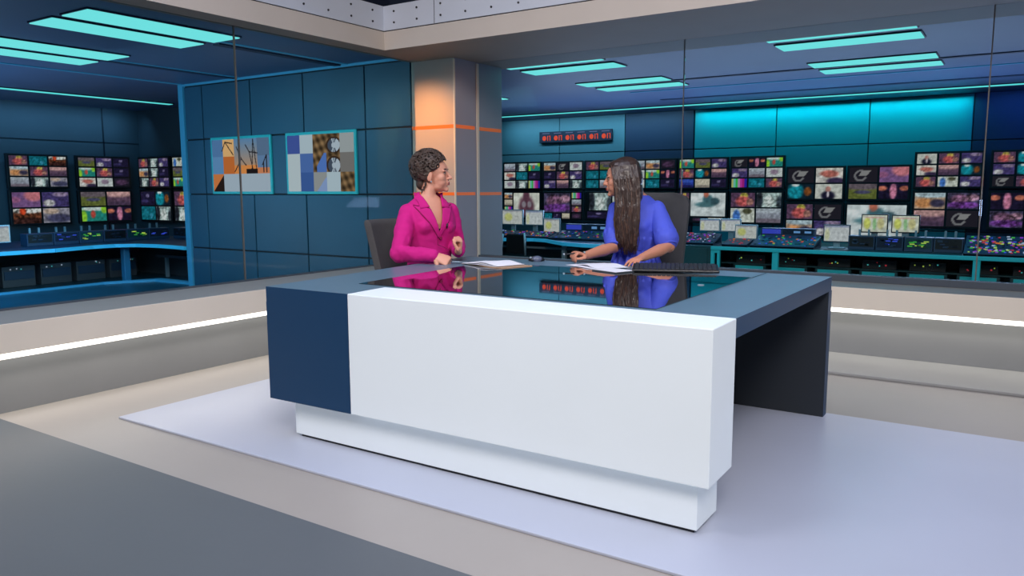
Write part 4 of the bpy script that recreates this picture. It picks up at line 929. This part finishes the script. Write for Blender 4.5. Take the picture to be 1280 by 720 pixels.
# ================= presenter with long straight hair, blue dress
c2 = at(795, 300, 5.33); c2.z = 0
f2 = (-AX * .52 - DX * .85).normalized(); s2 = V(-f2.y, f2.x, 0)      # s2: towards the image-right shoulder (her left)
if s2.dot(AX) < 0: s2 = -s2
p2_ = thing('person', 'seated long-haired woman in a royal blue dress writing behind the news desk', 'person', (c2.x, c2.y, 0))
h2 = at(776.5, 222, 5.22); hr2 = frame(-AX * .97 + DX * .18 + V(0, 0, -.10)); H2 = 1.06
shl, shr = c2 + s2 * .150 + V(0, 0, 1.11), c2 - s2 * .150 + V(0, 0, 1.105)    # image-right, image-left
ell_, elr = at(836, 308, 5.08), at(767, 309, 5.20)
wrl, wrr = at(802, 325, 4.86), at(731, 325, 4.97)
wrl.z = .818; wrr.z = .822; tgl = at(785, 331, 4.72); tgl.z = .800
sk = MB(); T2 = head_parts(sk, h2, hr2, H2, nose=.99)
sk.tube([h2 + hr2 @ V(0, -.02, -.05), c2 + V(0, 0, 1.215), c2 + V(0, 0, 1.12)], [.050, .048, .07], 18)
torso(sk, c2, s2, f2, [(.50, 0, .15, .10), (.62, 0, .15, .105), (.80, 0, .125, .095), (.93, 0, .14, .10), (1.02, .005, .15, .105), (1.10, -.002, .155, .09), (1.155, -.005, .13, .07), (1.19, -.01, .085, .055), (1.215, -.01, .05, .045)])
for a, b_, cc in ((shl, ell_, wrl), (shr, elr, wrr)): sk.caps([a, b_, b_.lerp(cc, .35), cc], [.045, .041, .040, .026], 16)
hand(sk, wrl, tgl - wrl , V(0, 0, -1), -1, s=1.0, curl=.22, thumb=.2, spread=.25)
hand(sk, wrr, (at(712, 323, 4.90) - wrr) * 1.0 + V(0, 0, .045), V(0, 0, -1) + AX * .1, 1, s=1.0, curls=(.75, .85, .95, 1.05), thumb=.8)
for q in (-.09, .09):
    h = c2 + s2 * q + V(0, 0, .56); kn = c2 + s2 * q * 1.2 + f2 * .38 + V(0, 0, .56); an = kn + f2 * .0 + V(0, 0, -.47)
    sk.caps([h, kn, an], [.07, .05, .034], 14); sk.caps([an, an + f2 * .12 + V(0, 0, -.045)], [.035, .028], 12)
body2 = remesh('body', sk, 'skin2', p2_, .0048, 4)
face_details(T2, hr2, H2, p2_, 'skin2')
sh = MB()
for q in (-.09, .09):
    an = c2 + s2 * q * 1.2 + f2 * .38 + V(0, 0, .08); sh.caps([an, an + f2 * .13 + V(0, 0, -.042)], [.042, .034], 14)
remesh('shoes', sh, 'blackplastic', p2_, .006, 2)
dr = MB()
torso(dr, c2, s2, f2, [(.44, .02, .19, .15), (.56, .01, .195, .155), (.66, 0, .18, .145), (.76, 0, .158, .125), (.815, 0, .140, .112), (.83, 0, .138, .110), (.85, 0, .150, .120), (.90, .003, .172, .134), (.97, .008, .180, .142), (1.04, .006, .184, .136), (1.10, 0, .180, .116), (1.14, -.004, .160, .096), (1.165, -.008, .126, .080), (1.20, -.012, .080, .064)])
for q in (-.09, .09):
    h = c2 + s2 * q + V(0, 0, .55); kn = c2 + s2 * q * 1.2 + f2 * .38 + V(0, 0, .55); dr.caps([h, kn, kn + V(0, 0, -.12)], [.10, .085, .085], 16)
for k in (-1, 1): dr.ell(c2 + s2 * .075 * k + f2 * .085 + V(0, 0, 1.0), (.062, .062, .06), n=16)
def sleeve(sh_, el_, puff):
    m1 = sh_.lerp(el_, .35); m2 = sh_.lerp(el_, .80)
    dr.caps([sh_ + V(0, 0, .002), m1, m2, el_.lerp(sh_, .10)], [.054, .064, .082 * puff, .060], 20)
sleeve(shl, ell_, 1.0); sleeve(shr, elr, .85)
rr = random.Random(5)
for i in range(22):   # gathers above and below the waist seam
    a = 2 * PI * i / 22 + rr.uniform(-.08, .08); dirv = s2 * math.cos(a) * .150 + f2 * math.sin(a) * .120
    p = c2 + dirv * .98 + V(0, 0, .838); dr.caps([p, p + dirv * .17 + V(0, 0, .075)], [.006, .012], 8)
    p = c2 + dirv * .96 + V(0, 0, .825); dr.caps([p, p + dirv * .16 + V(0, 0, -.08)], [.006, .012], 8)
for sh_, el_ in ((shl, ell_), (shr, elr)):
    ax = (el_ - sh_).normalized(); o1 = ax.orthogonal().normalized(); o2 = ax.cross(o1)
    for i in range(12):
        a = 2 * PI * i / 12; dv = o1 * math.cos(a) + o2 * math.sin(a); e_ = el_.lerp(sh_, .13)
        dr.caps([e_ + dv * .057, el_.lerp(sh_, .34) + dv * .070], [.006, .012], 8)
def cut2(p, n):
    q = p - c2; s_ = q.dot(s2); f_ = q.dot(f2)
    if p.z > 1.185 and math.hypot(s_, f_ + .012) < .060: return True
    return f_ > 0 and p.z > 1.07 and abs(s_) < (p.z - 1.07) * .34
jm = MB(); me_t = bpy.data.meshes.new('tmp'); dr.b.to_mesh(me_t); jm.b.from_mesh(me_t); bpy.data.meshes.remove(me_t)
ff = remesh('dress_full', jm, 'blue', None, .006, 3); bvd = bvh_of(ff); bpy.data.objects.remove(ff)
dress = remesh('dress', dr, 'blue', p2_, .006, 3, noise_amp=.003, nsc=15, cut=cut2)
J2 = lambda s_, z: c2 + s2 * s_ + V(0, 0, z)
obj('button_placket', MB().tube([drop(bvd, J2(.0, z_), f2, .002) for z_ in [1.065 - i * .028 for i in range(9)]], .006, 8, flat=.4), 'blue', dress, smooth=True)
for i in range(3):
    q = drop(bvd, J2(0, 1.04 - i * .075), f2, .007); obj('button', MB().ell(q, (.006, .006, .006), n=10), 'bluedk', dress, smooth=True)
obj('waist_seam', MB().tube([c2 + s2 * math.cos(a) * .142 + f2 * math.sin(a) * .114 + V(0, 0, .832) for a in [2 * PI * k / 40 for k in range(41)]], .0035, 6), 'bluedk', dress, smooth=True)
for k in (-1, 1):
    obj('collar', MB().tube([drop(bvd, J2(k * ((z_ - 1.07) * .34 + .006), z_), f2, .004) for z_ in [1.07 + i * .02 for i in range(7)]], [.004, .009, .011, .012, .012, .012, .010], 8, flat=.6), 'blue', dress, smooth=True)
for sh_, el_ in ((shl, ell_), (shr, elr)):
    ax = (el_ - sh_).normalized(); o1 = ax.orthogonal().normalized(); o2 = ax.cross(o1); e_ = el_.lerp(sh_, .02)
    obj('cuff', MB().tube([e_ + (o1 * math.cos(a) + o2 * math.sin(a)) * .051 for a in [2 * PI * k / 30 for k in range(31)]], .009, 8), 'blue', dress, smooth=True)
# long straight hair
hb = MB()
def he2(p, r, n=20): hb.ell(T2 @ Vector(p), [x * H2 for x in r], rot=hr2, n=n)
he2((0, -.030, .045), (.082, .100, .084)); he2((0, .012, .080), (.064, .060, .036)); he2((0, -.085, -.01), (.074, .050, .085)); he2((0, -.085, -.09), (.075, .045, .085))
near = -1 if (hr2 @ V(-1, 0, 0)).dot(DX) < 0 else 1       # the side of the head turned to the camera
he2((.070 * near, -.030, -.02), (.022, .070, .085)); he2((.066 * near, -.035, -.12), (.030, .065, .085)); he2((-.070 * near, -.035, -.03), (.016, .050, .08))
rr = random.Random(11)
def strand(mb, root, pts, r0):
    mb.tube(pts, [r0 * q for q in (.7, 1, 1.05, 1.1, 1.1, 1.0, .8, .35)], 7)
hl = MB(); hs = MB()
for i in range(640):
    th = rr.uniform(-1, 1); side_ = near if rr.random() < .78 else -near
    # roots along the parting, over the side of the head, falling in front of the near shoulder
    y0 = rr.uniform(-.10, .055); root = V(side_ * .012, y0, .122 - (y0 + .02) ** 2 * 5)
    m1 = V(side_ * (.062 + rr.uniform(0, .010)), y0 * 1.04 - .004, .062 + rr.uniform(-.01, .01))
    m2 = V(side_ * (.086 + rr.uniform(-.006, .008)), y0 * 1.02 - .012, -.010)
    yE = lerp(y0, -.03, .12) + rr.uniform(-.012, .012)
    m3 = V(side_ * (.092 + rr.uniform(-.010, .010)), yE - .012, -.085)
    ln = rr.uniform(.30, .40) if side_ == near else rr.uniform(.22, .32)
    ln *= 1 - .35 * max(0, (y0 - .01) / .05) * rr.random()
    fo = .012 if side_ == near else -.02
    m4 = V(side_ * (.098 + rr.uniform(-.014, .014)), lerp(yE, -.025, .03) - .008 + fo * .2, -.085 - (ln - .05) * .35)
    m5 = V(side_ * (.108 + rr.uniform(-.014, .012)), lerp(yE, -.02, .06) + fo + rr.uniform(-.01, .01), -.085 - (ln - .05) * .68)
    m6 = V(side_ * (.110 + rr.uniform(-.014, .010)), lerp(yE, -.015, .14) + fo * 1.2 + rr.uniform(-.012, .012), -.085 - (ln - .03) * .9)
    m7 = V(side_ * (.108 + rr.uniform(-.014, .010)), lerp(yE, -.012, .25) + fo * 1.4 + rr.uniform(-.012, .012), -.085 - ln)
    pts = [T2 @ q for q in (root, m1, m2, m3, m4, m5, m6, m7)]
    strand((hl, hs, hs, hb)[i % 4], None, pts, (.0032, .0036, .0036, .0052)[i % 4])
hair2 = remesh('hair', hb, 'hair2', p2_, .0042, 1, .3, noise_amp=.0012, nsc=60)
obj('strands', hs, 'hair2', hair2, smooth=True)['kind'] = 'stuff'
obj('highlights', hl, 'hair2b', hair2, smooth=True)['kind'] = 'stuff'
# pen in the writing hand, ring
pa, pb = wrr + (at(706, 316, 4.93) - wrr), wrr + (at(731, 318, 4.99) - wrr)
pa.z = max(.83, pa.z); pq0 = at(705, 318, 4.885); pq1 = at(731, 315.5, 4.93); pn = MB(); pn.caps([pq0, pq1], [.0045, .0045], 10)
t = thing('pen', 'black pen with silver bands held by the long-haired presenter', 'pen', at(718, 318, 4.95))
obj('barrel', pn, 'blackplastic', t, smooth=True)
for q in (.0, .62, .98):
    a = pq0.lerp(pq1, q); obj('band', MB().ell(a, (.0075, .0075, .0075), n=10), 'chrome', t, smooth=True)
studio_chair('swivel_chair', 'dark grey round-cornered high-backed swivel chair behind the long-haired presenter', (c2 - f2 * .03 + AX * .025).x, (c2 - f2 * .03 + AX * .025).y, math.atan2((-AX * .38 - DX * .9).y, (-AX * .38 - DX * .9).x), 1.215, .56, 'chairdark', .16, lean=.10, zb=.62)
